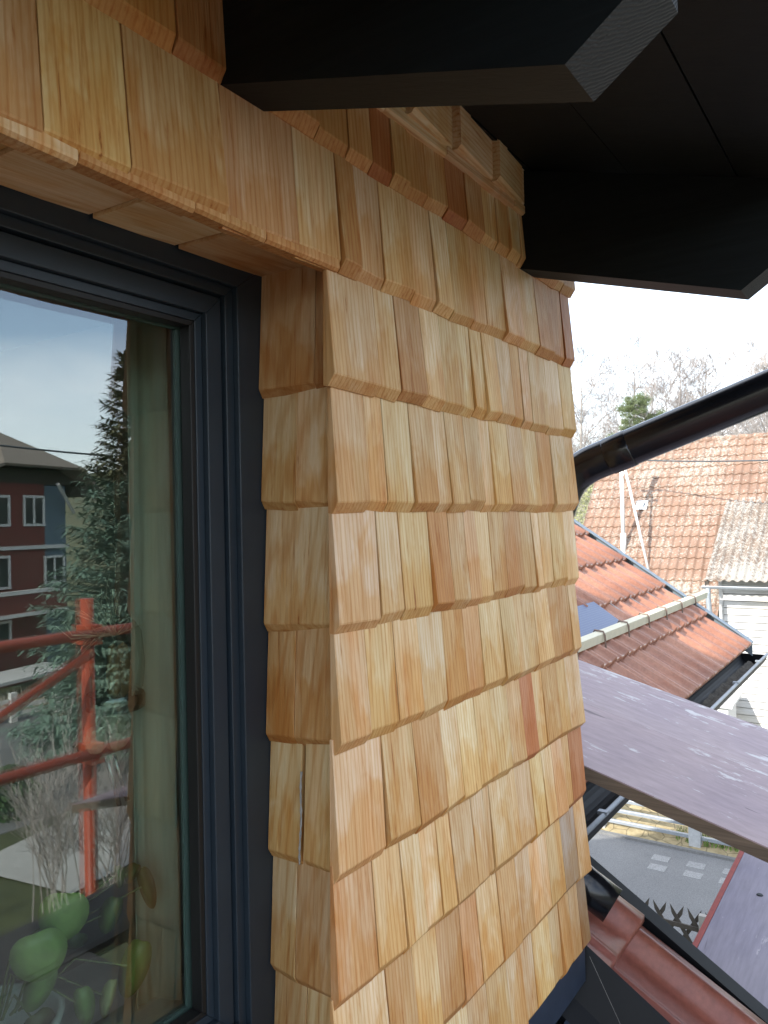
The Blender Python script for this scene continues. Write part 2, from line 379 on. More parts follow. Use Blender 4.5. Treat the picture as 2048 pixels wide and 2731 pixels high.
TONE = {'L': (.73, .595, .40), 'P': (.685, .53, .355), 'Y': (.675, .52, .31), 'O': (.595, .405, .23),
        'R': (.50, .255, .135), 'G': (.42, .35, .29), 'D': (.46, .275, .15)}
def jit(c, a=.09):
    k = 1+random.uniform(-a, a); return (c[0]*k, c[1]*k*(1+random.uniform(-.03, .03)), c[2]*k*(1+random.uniform(-.07, .07)))
def shingle(mb, fn, u0, u1, z0, z1, nb, ntp, tone, ch=.013, back=0.0, tilt=0.0, mi=0, nbev=.55, lean=0.0):
    """fn(u, n, z) -> world. Face slopes from nb at the butt to ntp at the top; butt chamfered under 45 degrees."""
    mb.cur = (jit(TONE[tone]), random.random()*10, mi)
    g = random.choice((.0003, .0004, .0006, .0009, .0018)); u0 += g; u1 -= g
    K = 4
    cols = [u0, u0+.0007, u1-.0007, u1]
    dz0 = random.uniform(-.0018, .0018); dzt = random.uniform(-.0035, .0035)
    vs = []
    for i, u in enumerate(cols):
        f = (u-u0)/(u1-u0); zb = z0+dz0+dzt*(f-.5); e = -.0006 if i in (0, 3) else 0.0
        nn = nb+tilt*(f-.5)+e; nt_ = ntp+e
        uu = u+lean*(1)
        zc = zb+ch
        vs += [fn(u+lean, back, zb+.001), fn(u+lean, nn*nbev*.72, zb), fn(u+lean, nn-.0008, zc-.0008), fn(u+lean*.92, nn-.0001, zc+.0015), fn(u, nt_, z1), fn(u, back, z1)]
    m = 6; fs = []
    for i in range(3):
        for k in range(m):
            k2 = (k+1) % m; fs.append((i*m+k, (i+1)*m+k, (i+1)*m+k2, i*m+k2))
    fs.append(tuple(range(m-1, -1, -1))); fs.append(tuple(3*m+k for k in range(m)))
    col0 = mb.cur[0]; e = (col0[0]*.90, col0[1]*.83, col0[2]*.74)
    b = len(mb.v); mb.v += [tuple(p) for p in vs]
    if mb.bt is None: mb.bt = {}
    for j in range(len(vs)):
        if j % 6 < 4: mb.bt[b+j] = 1.0
    for j, f in enumerate(fs):
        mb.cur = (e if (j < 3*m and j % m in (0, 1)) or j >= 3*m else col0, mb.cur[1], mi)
        mb.face(tuple(b+q for q in f))

EXP = .1445
def xc(z): return .724+.036*(z-.0)/.55*.72 if z < .31 else .742
front = MB()
fw = lambda u, n, z: (u, -n, z)
rows = [  # butt height, joints, tones
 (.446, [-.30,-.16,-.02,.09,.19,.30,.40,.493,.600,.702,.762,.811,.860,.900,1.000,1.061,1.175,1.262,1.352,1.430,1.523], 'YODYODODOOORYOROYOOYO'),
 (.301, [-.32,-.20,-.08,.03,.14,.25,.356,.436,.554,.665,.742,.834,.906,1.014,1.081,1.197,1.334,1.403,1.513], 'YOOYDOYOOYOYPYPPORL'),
 (.160, [.722,.817,.864,.927,.984,1.036,1.118,1.167,1.223,1.302,1.377,1.446,1.516], 'PLOLYLLPLPLY'),
 (.0135,[.726,.792,.832,.896,.956,1.050,1.101,1.140,1.205,1.264,1.328,1.397,1.512], 'YPLYPYLYPLOY'),
 (-.131,[.724,.813,.865,.940,1.046,1.129,1.183,1.296,1.331,1.453,1.512], 'PLYOPYOLYL'),
 (-.271,[.722,.783,.847,.906,.974,1.033,1.089,1.163,1.212,1.362,1.408,1.510], 'PYLLOOLYPOO'),
 (-.418,[.716,.815,.888,.960,1.010,1.064,1.180,1.232,1.286,1.328,1.398,1.514], 'PYOLLYLRLOY'),
 (-.563,[.712,.788,.851,.898,.980,1.088,1.109,1.266,1.363,1.450,1.523], 'OYLYLPPYOR'),
 (-.715,[.706,.812,.876,.938,1.006,1.058,1.128,1.253,1.399,1.524], 'LOYOOLOYG'),
 (-.857,[.702,.80,.88,.95,1.02,1.082,1.155,1.258,1.378,1.431,1.518], 'LOLYPYPYOG')]
for ri, (zb, js, tn) in enumerate(rows):
    tn = (tn*3)[:len(js)-1]
    js2, tn2 = [js[0]], ''
    for i in range(len(js)-1):
        wd = js[i+1]-js[i]
        if js[i] > .73 and wd > .078:
            k = random.uniform(.38, .62); js2 += [js[i]+wd*k, js[i+1]]
            o = {'L': 'Y', 'P': 'L', 'Y': 'L', 'O': 'P', 'G': 'P', 'R': 'O', 'D': 'O'}[tn[i]]
            tn2 += tn[i]+o if random.random() < .5 else o+tn[i]
        else: js2.append(js[i+1]); tn2 += tn[i]
    js, tn = js2, tn2
    for i in range(len(js)-1):
        t_ = .0165+random.uniform(-.0034, .0030)
        top = zb+EXP+.02
        if ri == 0: top = zb+.19
        low_left = (i == 0 and ri >= 2)
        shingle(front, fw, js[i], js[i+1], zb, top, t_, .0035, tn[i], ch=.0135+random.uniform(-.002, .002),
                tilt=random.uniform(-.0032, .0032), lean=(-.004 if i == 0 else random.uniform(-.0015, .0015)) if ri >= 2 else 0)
# doubled starter layer along the window head
x = -.33
while x < .735:
    x2 = min(x+random.uniform(.05, .15), .74)
    shingle(front, fw, x, x2, .2995+random.uniform(-.001, .002), .45, .0135, .001, random.choice('YOOD'), ch=.004, back=-.008, nbev=.95); x = x2
# top course: shingles laid across, thick end to the left
def across(mb, x0, x1, z0, z1, nl, nr, tone):
    mb.cur = (jit(TONE[tone]), random.random()*10, 1)
    c = .012
    c = .006 if z1-z0 > .03 else .003
    q = [(x0, 0, z0), (x0, -nl*.8, z0), (x0, -nl, z0+c), (x0, -nl, z1), (x0, 0, z1)]
    r = [(x1, 0, z0-.001), (x1, -nr*.8, z0-.001), (x1, -nr, z0+c), (x1, -nr, z1), (x1, 0, z1)]
    mb.add(q+r, [(0,1,2,3,4)[::-1], (5,6,7,8,9)] + [(i, (i+1) % 5, 5+(i+1) % 5, 5+i) for i in range(5)])
for x0, x1, nl, nr, tn in ((-.3,-.05,.03,.015,'Y'),(-.05,.16,.03,.015,'O'),(.16,.38,.03,.015,'Y'),(.38,.60,.030,.016,'O'),(.60,.74,.032,.017,'Y'),(.74,.888,.033,.018,'L'),(.888,1.016,.033,.019,'L'),(1.016,1.148,.033,.020,'P'),(1.148,1.262,.033,.021,'Y'),(1.262,1.40,.018,.016,'Y'),(1.40,1.523,.04,.02,'Y')):
    across(front, x0, x1, .551, .625, nl, nr, tn)
for x0, x1, tn in ((-.3,.1,'Y'),(.1,.5,'L'),(.5,.84,'Y'),(.84,1.0,'L'),(1.0,1.235,'P'),(1.235,1.523,'Y')):
    across(front, x0, x1, .537, .552, .019, .017, tn)
# backing board behind everything
front.cur = ((.33,.19,.10), 3.3, 0)
front.box((.765, .002, -.93), (1.50, .03, .66)); front.box((-.6, .002, .33), (.765, .03, .66))
front.box((-1.2, .002, -.93), (-.62, .03, .66))
part(front, 'front_cladding', [M_shv, M_shh], H, attrs=True)

# left part of the dormer front, beyond the window (out of view)
lf = MB()
for k in range(11):
    zb = -.857+k*EXP*.985; x = -1.2
    while x < -.64:
        x2 = min(x+random.uniform(.06, .13), -.62); shingle(lf, fw, x, x2, zb, zb+EXP+.02, .0165, .0035, random.choice('LPYYO')); x = x2
part(lf, 'front_cladding', [M_shv, M_shh], H, attrs=True)
# right cheek of the dormer
ck = MB(); cf = lambda u, n, z: (1.503+n, u, z)
for k in range(11):
    zb = -.857+k*EXP*.985; y = 0.0
    while y < 2.6:
        y2 = min(y+random.uniform(.06, .13), 2.6); shingle(ck, cf, y, y2, zb, zb+EXP+.02, .0165, .0035, random.choice('LPYYO')); y = y2
ck.cur = ((.33,.19,.10), 1, 0); ck.box((1.40, .031, -.93), (1.503, 4.2, .64))
part(ck, 'cheek_cladding', [M_shv, M_shh], H, attrs=True)

# reveal cladding (faces left)
rev = MB()
def revfn(zb):
    xo = xc(zb)+.0195
    def fn(u, n, z):
        y = u; k = 1-y/.135
        base = .7655*(1-k)+(xo+.008)*k
        return (base-n*.95, y, z+(.0068*(y/.135) if zb > -.05 else -.030*(y/.135)*min(1, (-zb+.1)))*1.0)
    return fn
rv = [(.1615, [(-.004,.04,'D'),(.04,.137,'O')]), (.0135, [(-.004,.072,'P'),(.072,.137,'P')]), (-.131, [(-.004,.137,'P')]), (-.271, [(-.004,.078,'O'),(.078,.137,'O')]),
      (-.418, [(-.004,.062,'Y'),(.067,.137,'Y')]), (-.563, [(-.004,.08,'O'),(.08,.137,'Y')]), (-.712, [(-.004,.06,'Y'),(.06,.137,'O')])]
for zb, l in rv:
    for a, b, tn in l:
        shingle(rev, revfn(zb), a, b, zb, zb+EXP+.02, .0125, .0015, tn, ch=.011, back=-.01)
rev.cur = ((.33,.19,.10), 3.3, 0); rev.box((.772, .0, -.93), (.80, .137, .33))
part(rev, 'reveal_cladding', [M_shv, M_shh], H, attrs=True)
# left reveal, out of view
rl_ = MB()
for zb, l in rv:
    for a, b, tn in l:
        shingle(rl_, lambda u, n, z: (-.632+n, u, z), a, b, zb, zb+EXP+.02, .0125, .0015, tn, ch=.011)
part(rl_, 'reveal_cladding', [M_shv, M_shh], H, attrs=True)
# lintel underside: shingles lying flat with zig-zag inner ends
lin = MB(); xs = [-.60, -.42, -.24, -.08, .08, .24, .37, .503, .618, .772]
for i in range(len(xs)-1):
    lin.cur = (jit(TONE['OYOYPYYLO'[i]]), random.random()*9, 1)
    s0 = .327; a, b = xs[i]+.0006, xs[i+1]-.0006; e1 = .132; e2 = .141
    z0 = s0-.0045; z1 = s0+.0015
    lin.hexa([(a, .0015, z0), (b, .0015, z0+.003), (b, e2, z1+.002), (a, e1, z1-.003), (a, .0015, .347), (b, .0015, .347), (b, e2, .347), (a, e1, .347)])
part(lin, 'lintel_cladding', [M_shv, M_shh], H, attrs=True)
# rope caught in the joint of the reveal
rp_ = MB(); fn = revfn(-.418); pts = []
for i in range(13):
    t = i/12; z = -.300-.112*t
    pts.append(Vector(fn(.0645+.001*sin(t*9), .0080+.007*t, z)))
for st in (0, pi):
    rp_.tube([p+Vector((-.0008*sin(i*2.0+st), .0010*cos(i*2.0+st), 0)) for i, p in enumerate(pts)], .0009, 6)
tag(rp_.build('rope', M_rope, smooth=True), 'thin white twisted rope hanging in a joint between two reveal shingles beside the window', 'rope')

# ---- window
WIN = MB()
def ring(mb, x0, x1, z0, z1, wl, wt, y0, y1):
    """rectangular frame: outer x0..x1, z0..z1, member width wl (sides) and wt (top and bottom), depth y0..y1, mitred joints"""
    xi0, xi1, zi0, zi1 = x0+wl, x1-wl, z0+wt, z1-wt
    mb.hexa([(x1,y0,z0),(x1,y1,z0),(xi1,y1,zi0),(xi1,y0,zi0),(x1,y0,z1),(x1,y1,z1),(xi1,y1,zi1),(xi1,y0,zi1)])
    mb.hexa([(x0,y0,z0),(xi0,y0,zi0),(xi0,y1,zi0),(x0,y1,z0),(x0,y0,z1),(xi0,y0,zi1),(xi0,y1,zi1),(x0,y1,z1)])
    mb.hexa([(x0,y0,z1),(x1,y0,z1),(x1,y1,z1),(x0,y1,z1),(xi0,y0,zi1),(xi1,y0,zi1),(xi1,y1,zi1),(xi0,y1,zi1)][4:]+[(x0,y0,z1),(x1,y0,z1),(x1,y1,z1),(x0,y1,z1)])
    mb.hexa([(x0,y0,z0),(x1,y0,z0),(x1,y1,z0),(x0,y1,z0),(xi0,y0,zi0),(xi1,y0,zi0),(xi1,y1,zi0),(xi0,y1,zi0)])
XL = -.64
def ring4(mb, xr, zt, zb, xi, zti, zbi, y0, y1):
    """mirror symmetric ring: outer right edge xr, top zt, bottom zb; inner xi, zti, zbi (left edges mirrored about CXW)"""
    CX = .0575; l = 2*CX-xr; li = 2*CX-xi
    mb.hexa([(xr,y0,zb),(xr,y1,zb),(xi,y1,zbi),(xi,y0,zbi),(xr,y0,zt),(xr,y1,zt),(xi,y1,zti),(xi,y0,zti)])
    mb.hexa([(l,y0,zb),(li,y0,zbi),(li,y1,zbi),(l,y1,zb),(l,y0,zt),(li,y0,zti),(li,y1,zti),(l,y1,zt)])
    mb.hexa([(li,y0,zti),(xi,y0,zti),(xi,y1,zti),(li,y1,zti),(l,y0,zt),(xr,y0,zt),(xr,y1,zt),(l,y1,zt)])
    mb.hexa([(l,y0,zb),(xr,y0,zb),(xr,y1,zb),(l,y1,zb),(li,y0,zbi),(xi,y0,zbi),(xi,y1,zbi),(li,y1,zbi)])
GR_, GT_, GB_ = .6577, .2475, -.592      # visible glass edge: right, top, bottom
def off(d, dt=None): dt = d if dt is None else dt; return GR_+d, GT_+dt, GB_-dt
def rg(mb, a, b, y0, y1): A, B = off(*a), off(*b); ring4(mb, A[0], A[1], A[2], B[0], B[1], B[2], y0, y1)
rg(WIN, (.115, .098), (.0608, .058), .1375, .172)
o_f = part(WIN, 'window', M_frame, H, bevel=.0012)
o_f['label'] = 'anthracite aluminium window with double glazing'
def wp(fn_, name, m, bevel=.0010, **k):
    mb = MB(); fn_(mb); return part(mb, name, m, o_f, bevel=bevel, **k)
wp(lambda b: rg(b, (.0605, .0577), (.0472, .0450), .1457, .173), 'frame_step', M_frame)
wp(lambda b: rg(b, (.0469, .0447), (.0445, .0425), .1640, .174), 'shadow_gap', M_gasket, 0)
wp(lambda b: rg(b, (.0442, .0422), (.0193, .0180), .1507, .1755), 'sash', M_frame)
wp(lambda b: rg(b, (.0190, .0177), (.0078, .0072), .1589, .1765), 'sash_bead', M_frame)
wp(lambda b: rg(b, (.0075, .0070), (.0, .0), .1597, .1777), 'gasket', M_gasket, .001)
wp(lambda b: b.prism([(.120, GB_-.040), (.1450, GB_-.040), (.1450, GB_-.030), (.120, GB_-.036)], 0, -.55, .700), 'drip_rail', M_frame)
CXW = .0575; GX1 = .668; GX0 = 2*CXW-GX1; GZ0, GZ1 = GB_-.009, GT_+.009
def pane(b, y): b.box((GX0, y, GZ0), (GX1, y+.004, GZ1))
wp(lambda b: pane(b, .1779), 'glass_pane', M_glass, 0)
wp(lambda b: pane(b, .1935), 'glass_pane', M_glass2, 0)
M_spacer = simple('teal_spacer', (.10, .15, .145), .45, .1, .1, 40, bd=0)
wp(lambda b: rg(b, (.009, .009), (-.0030, -.0012), .1824, .1872), 'spacer_bar', M_spacer, 0)
wp(lambda b: rg(b, (.115, .098), (.070, .055), .198, .25), 'inner_frame', M_framed, 0)
# outside metal sill
wp(lambda b: b.prism([(-.045, -.735), (.140, -.700), (.140, -.692), (-.045, -.727)], 0, XL-.01, .705), 'window_sill', M_black)

# ---- room behind the glass
room = MB()
room.box((-1.1, 3.2, -1.4), (1.38, 3.24, .60)); room.box((1.34, .262, -1.4), (1.38, 3.2, .60)); room.box((-1.18, .262, -1.4), (-1.1, 3.2, .60))
room.box((-1.1, .262, .56), (1.34, 3.2, .60)); room.box((-1.1, .262, -1.44), (1.34, 3.2, -1.40))
room.box((.776, .032, -1.4), (1.34, .262, .56)); room.box((-1.1, .032, -1.4), (-.641, .262, .56)); room.box((-.641, .178, .346), (.776, .262, .56)); room.box((-.641, .178, -1.4), (.776, .262, -.721))
part(room, 'room_walls', M_room, H)
sill = MB(); sill.box((-.60, .262, -.69), (.80, .50, -.665)); part(sill, 'inner_sill', M_sillw, H, bevel=.004)

# ---- rafters
def rafter(x0, x1):
    m = MB(); zb = .446; s = .295
    yl, yc, zt = -.365, -.432, .385
    prof = [(.40, zb+s*.40), (yl, zb+s*yl), (yc, zt), (yc, .6215+.303*yc), (.40, .6215+.303*.40)]
    n = len(prof)
    vs = [(x0, *q) for q in prof]+[(x1, *q) for q in prof]
    for i in range(n):
        m.cur = ((0,0,0), 0, 1 if i in (1, 2) else 0)
        m.add([vs[i], vs[(i+1) % n], vs[n+(i+1) % n], vs[n+i]], [(0, 1, 2, 3)])
    m.cur = ((0,0,0), 0, 0)
    m.add(vs[:n], [tuple(range(n))]); m.add(vs[n:], [tuple(range(n-1, -1, -1))])
    return part(m, 'rafter', [M_dark, M_end], H)
for x0 in (-.885, -.165, .556, 1.276): rafter(x0, x0+.064)
# soffit boards and roof skin
def slab(mb, x0, x1, ya, yb, zo, th, s=.303):
    mb.prism([(ya, zo+s*ya), (yb, zo+s*yb), (yb, zo+s*yb+th), (ya, zo+s*ya+th)], 0, x0, x1)
sof = MB()
ys = [-.475, -.363, -.20, -.03, .14]
for i in range(4): slab(sof, -1.6, 1.70, ys[i]+(.001 if i else 0), ys[i+1]-.001, .6235+(.0 if i % 2 else .0015), .018)
part(sof, 'soffit', M_dark, H)
rf = MB(); slab(rf, -1.62, 1.72, -.50, 4.7, .643, .05); part(rf, 'dormer_roof', M_black, H)
fa = MB(); fa.box((-1.62, -.5035, .489), (1.72, -.5005, .56)); part(fa, 'fascia_board', M_dark, H)
# dormer gutter and downpipe
gt = MB()
pr = [(-.556+.050*cos(a), .568+.050*sin(a)) for a in [pi+pi*i/12 for i in range(13)]]+[(-.556+.046*cos(a), .568+.046*sin(a)) for a in [2*pi-pi*i/12 for i in range(13)]]
gt.prism(pr, 0, -1.62, 1.76); part(gt, 'gutter', M_pipe, H, smooth=False)
def bend(pts, n=8):
    """round the corners of a polyline"""
    P = [Vector(p) for p in pts]; out_ = [P[0]]
    for i in range(1, len(P)-1):
        a = (P[i-1]-P[i]); b = (P[i+1]-P[i]); d = min(.075, a.length*.45, b.length*.45)
        A = P[i]+a.normalized()*d; B = P[i]+b.normalized()*d
        for k in range(n+1):
            t = k/n; out_.append(A*(1-t)**2+P[i]*2*t*(1-t)+B*t*t)
    return out_+[P[-1]]
PX = 1.625
dp = MB(); dp.tube(bend([(PX+.04, -.556, .53), (PX+.03, -.545, .305), (PX, .040, .100), (PX-.035, .075, -.02), (PX-.035, .075, -.69), (PX-.012, .055, -.768), (PX-.008, -.030, -.815)]), .0385, 24)
dpo = part(dp, 'downpipe', M_pipe, H, smooth=True)
sk = MB(); a = Vector((PX, .040, .100)); b = Vector((PX+.03, -.54, .30)); d = (b-a).normalized()
sk.tube([a+d*.085, a+d*.088, a+d*.135, a+d*.138], [.0385, .0398, .0398, .0385], 24)
part(sk, 'pipe_collar', M_pipe, dpo, smooth=True)
br = MB(); br.tube([(PX-.035, .075, -.055), (PX-.035, .075, -.085)], .040, 20); br.box((PX-.080, .060, -.077), (PX-.070, .10, -.063)); br.tube([(PX+.005, .072, -.075), (PX+.012, .065, -.105), (PX+.020, .062, -.14)], .003, 6)
part(br, 'pipe_bracket', M_black, dpo)

# ---- lead-like apron and main roof around the dormer foot
SLP = .63; Z0 = -.92
def rz(y): return Z0+SLP*y
ap = MB()
for i in range(1):
    ap.prism([(.02, rz(.02)-.082), (-.55, rz(-.55)-.082), (-.55, rz(-.55)-.11), (.02, rz(.02)-.11)], 0, -1.2, 1.4695)
ap.prism([(-.001, -.93), (-.001, -.842), (-.0035, -.842), (-.0035, -.93)], 0, .70, 1.519)
part(ap, 'apron_flashing', M_navy, H)
up = MB()
sec = [(1.562, .032), (1.557, .036), (1.552, .030), (1.512, -.060), (1.470, -.082), (1.470, -.10), (1.562, -.10)]
for ya_, yb_ in ((-.62, .05),):
    vs = [(x, ya_, rz(ya_)+z) for x, z in sec]+[(x, yb_, rz(yb_)+z) for x, z in sec]; n = len(sec)
    up.add(vs, [tuple(range(n-1, -1, -1)), tuple(range(n, 2*n))]+[(i, (i+1) % n, n+(i+1) % n, n+i) for i in range(n)])
part(up, 'flashing_upstand', M_black, H)
cw = MB(); cw.tube([(1.5, -.02, -.868), (1.507, -.10, rz(-.10)-.050), (1.500, -.25, rz(-.25)-.06), (1.495, -.40, rz(-.4)-.062)], .0003, 4); part(cw, 'cobweb_thread', M_rope, H)

def tile_field(mb, x0, x1, y0, y1, zf, slope, exp_y, prof, dx, lift, lip, phase=0.0, ylow=None):
    """courses along x, falling towards -y; each course overlaps the one below with a lip"""
    nx = max(2, int(round((x1-x0)/dx))); y = y0; crs = 0
    nrm = Vector((0, -slope, 1)).normalized()
    while y < y1-1e-4:
        ye = min(y+exp_y, y1)
        jx = random.random()
        rows_ = [(y+.003, -lip, 0), (y, lift*.55, 0), (y+.006, lift, 1), (y+exp_y*.5, lift*.52, 1), (ye+.004, lift*.04, 1)]
        b = len(mb.v)
        for (yy, off, full) in rows_:
            for i in range(nx+1):
                xx = x0+(x1-x0)*i/nx
                h = prof(xx+phase*(crs % 2))*(1 if full else .97)
                base = Vector((xx, yy, zf(yy)))
                p = base+nrm*(off+h)
                mb.v.append((p.x, p.y, p.z))
        for r_ in range(len(rows_)-1):
            for i in range(nx):
                q = b+r_*(nx+1)+i; mb.face((q, q+1, q+nx+2, q+nx+1))
        y += exp_y; crs += 1
def rib(x, c, w, h):
    d = abs(x-c)
    return h*(.5+.5*cos(pi*d/w)) if d < w else 0
def prof_our(x):
    t = (x-1.385) % .40
    v = rib(t, .095, .055, .016)+rib(t, .215, .016, .006)+rib(t, .345, .060, .036)+rib(t, .385, .03, .014)
    g = -.014 if t < .006 else 0
    return v+g
def zfo(y): return Z0+SLP*y
mr = MB(); tile_field(mr, 1.553, 1.782, -.03-.29*4, 5.2, zfo, SLP, .29, prof_our, .0063, .026, .004)
part(mr, 'roof_tiles', M_tile_n, H, smooth=True)
mr2 = MB(); tile_field(mr2, -8, 1.452, -.03-.29*4, -.56, zfo, SLP, .29, prof_our, .025, .026, .004); tile_field(mr2, -8, -1.2, -.61, 5.0, zfo, SLP, .29, prof_our, .03, .026, .004)
part(mr2, 'roof_tiles', M_tile_n, H, smooth=True)
vg = MB()
vg.prism([(-1.25, rz(-1.25)-.10), (5.2, rz(5.2)-.10), (5.2, rz(5.2)+.043), (-1.25, rz(-1.25)+.043)], 0, 1.7825, 1.812)
vg.prism([(-1.25, rz(-1.25)+.043), (5.2, rz(5.2)+.043), (5.2, rz(5.2)+.050), (-1.25, rz(-1.25)+.050)], 0, 1.778, 1.824)
part(vg, 'verge_trim', M_black, H)
bd = MB()
bd.prism([(-.75, G), (9.5, G), (9.5, -.9), (5.2, 2.2), (-.75, rz(-.75)-.10)], 0, -8, 1.82)
# keep the body clear of the room: build it as shells
bd = MB()
bd.prism([(-.75, G), (9.5, G), (9.5, -.6), (5.2, 2.25), (-.75, rz(-.75)-.06)], 0, 1.70, 1.77)
bd.prism([(-.75, G), (9.5, G), (9.5, -.6), (5.2, 2.25), (-.75, rz(-.75)-.06)], 0, -8, -7.9)
bd.box((-7.9, -.75, G), (1.70, -.70, -1.44)); bd.box((-7.9, 9.4, G), (1.70, 9.5, -.7))
bd.prism([(5.2, 2.25), (9.5, -.6), (9.5, -.5), (5.2, 2.4)], 0, -8, 1.82)
part(bd, 'house_walls', M_render, H)

# ================================================================== SCAFFOLD BOARDS (purple, sloping out over the verge)
TB = .277; ZB = -.535
def plank(x0, x1, ya, yb, m, label, dz=0):
    root = empty('scaffold_board', ((x0+x1)/2, 0, ZB), label, 'scaffold board', 'purple scaffold boards')
    a = MB()
    t = .003
    a.prism([(ya, ZB+TB*ya-t+dz), (yb, ZB+TB*yb-t+dz), (yb, ZB+TB*yb+dz), (ya, ZB+TB*ya+dz)], 0, x0, x1)
    part(a, 'painted_face', m, root)
    c = MB(); c.prism([(ya+.001, ZB+TB*ya-.030+dz), (yb-.001, ZB+TB*yb-.030+dz), (yb-.001, ZB+TB*yb-t-.0002+dz), (ya+.001, ZB+TB*ya-t-.0002+dz)], 0, x0+.0005, x1-.0005)
    part(c, 'wooden_core', M_ply, root)
    return root
plank(1.613, 2.0020, -1.5, .62, M_purple, 'purple painted scaffold board nearest the shingle wall with a brown worn edge')
plank(2.0085, 2.385, -1.5, .66, M_purple2, 'purple scaffold board with white worn paint patches lying nearest the red tiled roof', -.002)
# lower board
lb = empty('scaffold_board', (3, -.2, -1.5), 'lower grey violet scaffold board with cracks and a red painted edge at the bottom right', 'scaffold board')
a = MB(); a.box((1.98, -.62, -1.528), (4.6, .086, -1.500)); part(a, 'board', M_greyb, lb, bevel=.002)
a = MB(); a.box((1.98, .0865, -1.514), (4.6, .106, -1.500)); part(a, 'red_edge', M_redp, lb)
a = MB(); a.box((1.98, .0865, -1.530), (4.6, .100, -1.5142)); part(a, 'olive_edge', M_olive, lb)
a = MB(); a.lathe([(.0, .004), (.010, .004), (.013, 0.0)], (3.36, -.035, -1.4995), 10); part(a, 'bolt_head', M_framed, lb)

# ================================================================== SCAFFOLD FRAME behind the camera, seen in the window
sf = empty('scaffold', (1.7, -1.63, G), 'orange tube scaffold frame with two guard rails reflected in the window', 'scaffold')
YS = -1.62
for nm, p, r in (('standard', [(1.77, YS, G), (1.77, YS, -.26)], .024), ('standard', [(-1.2, YS, G), (-1.2, YS, -.26)], .024),
                 ('guard_rail', [(-3, YS+.05, -.385), (3.6, YS+.05, -.385)], .020), ('guard_rail', [(-3, YS+.05, -.82), (3.6, YS+.05, -.82)], .020),
                 ('diagonal_brace', [(1.74, YS+.07, -.45), (-.10, YS+.07, -1.30)], .017), ('ledger', [(-3, YS, -1.42), (3.6, YS, -1.42)], .024)):
    m = MB(); m.tube(p, r, 14); so_ = part(m, nm, M_orange, sf, smooth=True)
for z in (-.43, -.865):
    m = MB(); m.box((1.742, YS-.03, z), (1.798, YS+.055, z+.075)); part(m, 'coupler', M_orange, sf, bevel=.004)
DKZ = -1.33
dk = empty('scaffold_board', (0, -1.2, -1.53), 'long grey scaffold deck boards behind the photographer under the orange rails', 'scaffold board')
m = MB(); m.box((-3, -1.58, DKZ-.04), (3.6, -1.26, DKZ)); m.box((-3, -1.25, DKZ-.04), (1.5, -.93, DKZ)); part(m, 'boards', M_deck, dk)

# ================================================================== RED TILED NEIGHBOUR HOUSE (close)
S2 = .6882; D2 = -1.2277
zn = lambda y: D2+S2*y
NH = empty('tiled_house', (4, 2, G), 'close neighbouring house with a glossy red tiled roof, snow guard beam and dark gutter', 'house')
def prof_n(x):
    t = (x-4.02) % .2
    return rib(t, .05, .042, .020)+rib(t, .05, .026, .010)+rib(t, .150, .024, .013)+(-.012 if ((x-4.02) % .4) < .005 else 0)
m = MB(); tile_field(m, 2.05, 6.02, .410, 4.0, zn, S2, .2875, prof_n, .0080, .034, .004); part(m, 'roof_tiles', M_tile, NH, smooth=True)
m = MB(); m.prism([(4.0, zn(4)), (8.4, -1.4), (8.4, -1.36), (4.0, zn(4)+.05)], 0, 2.05, 6.05); part(m, 'back_roof', M_tile, NH)
m = MB()
m.prism([(.40, zn(.40)-.06), (4.0, zn(4.0)-.06), (4.0, zn(4.0)+.052), (.40, zn(.40)+.052)], 0, 6.06, 6.075)
m.prism([(.39, zn(.39)+.046), (4.0, zn(4.0)+.046), (4.0, zn(4.0)+.053), (.39, zn(.39)+.053)], 0, 6.00, 6.06)
part(m, 'verge_flashing', M_gzinc, NH)
m = MB(); m.prism([(1.75, G), (8.3, G), (8.3, -1.5), (4.0, zn(4)-.06), (1.75, zn(1.75)-.06)], 0, 2.25, 5.9); part(m, 'house_walls', M_render, NH)
# gutter
gz, gy, gr = -1.012, .408, .088
m = MB()
pr = [(gy+gr*cos(a), gz+gr*sin(a)) for a in [pi+pi*i/14 for i in range(15)]]+[(gy+(gr-.003)*cos(a), gz+(gr-.003)*sin(a)) for a in [2*pi-pi*i/14 for i in range(15)]]
m.prism(pr, 0, 2.0, 6.16); m.prism([(gy+(gr-.002)*cos(a), gz+(gr-.002)*sin(a)) for a in [pi+pi*i/14 for i in range(15)]], 0, 6.157, 6.161)
go = part(m, 'gutter', M_black, NH)
m = MB(); m.tube([(2.0, gy-gr, gz+.004), (6.17, gy-gr, gz+.004)], .009, 10); part(m, 'gutter_rim', M_galv, go, smooth=True)
for x in (2.6, 3.4, 4.2, 5.0, 5.8):
    m = MB(); m.box((x-.012, gy-gr-.012, gz+.006), (x+.012, gy-gr+.02, gz+.017)); part(m, 'gutter_bracket', M_galv, go)
m = MB()
n = 90
for i in range(n):
    for j in range(4):
        pass
b0 = len(m.v)
for i in range(n+1):
    x = 4.0+2.1*i/n
    for j in range(6):
        y = gy-.072+.10*j/5; m.v.append((x, y, gz-.062+.016*mnoise.noise((x*9, y*30, 1))+.03*((j-2.5)/2.5)**2*.7))
for i in range(n):
    for j in range(5): q = b0+i*6+j; m.face((q, q+6, q+7, q+1))
part(m, 'leaf_debris', M_debris, go)
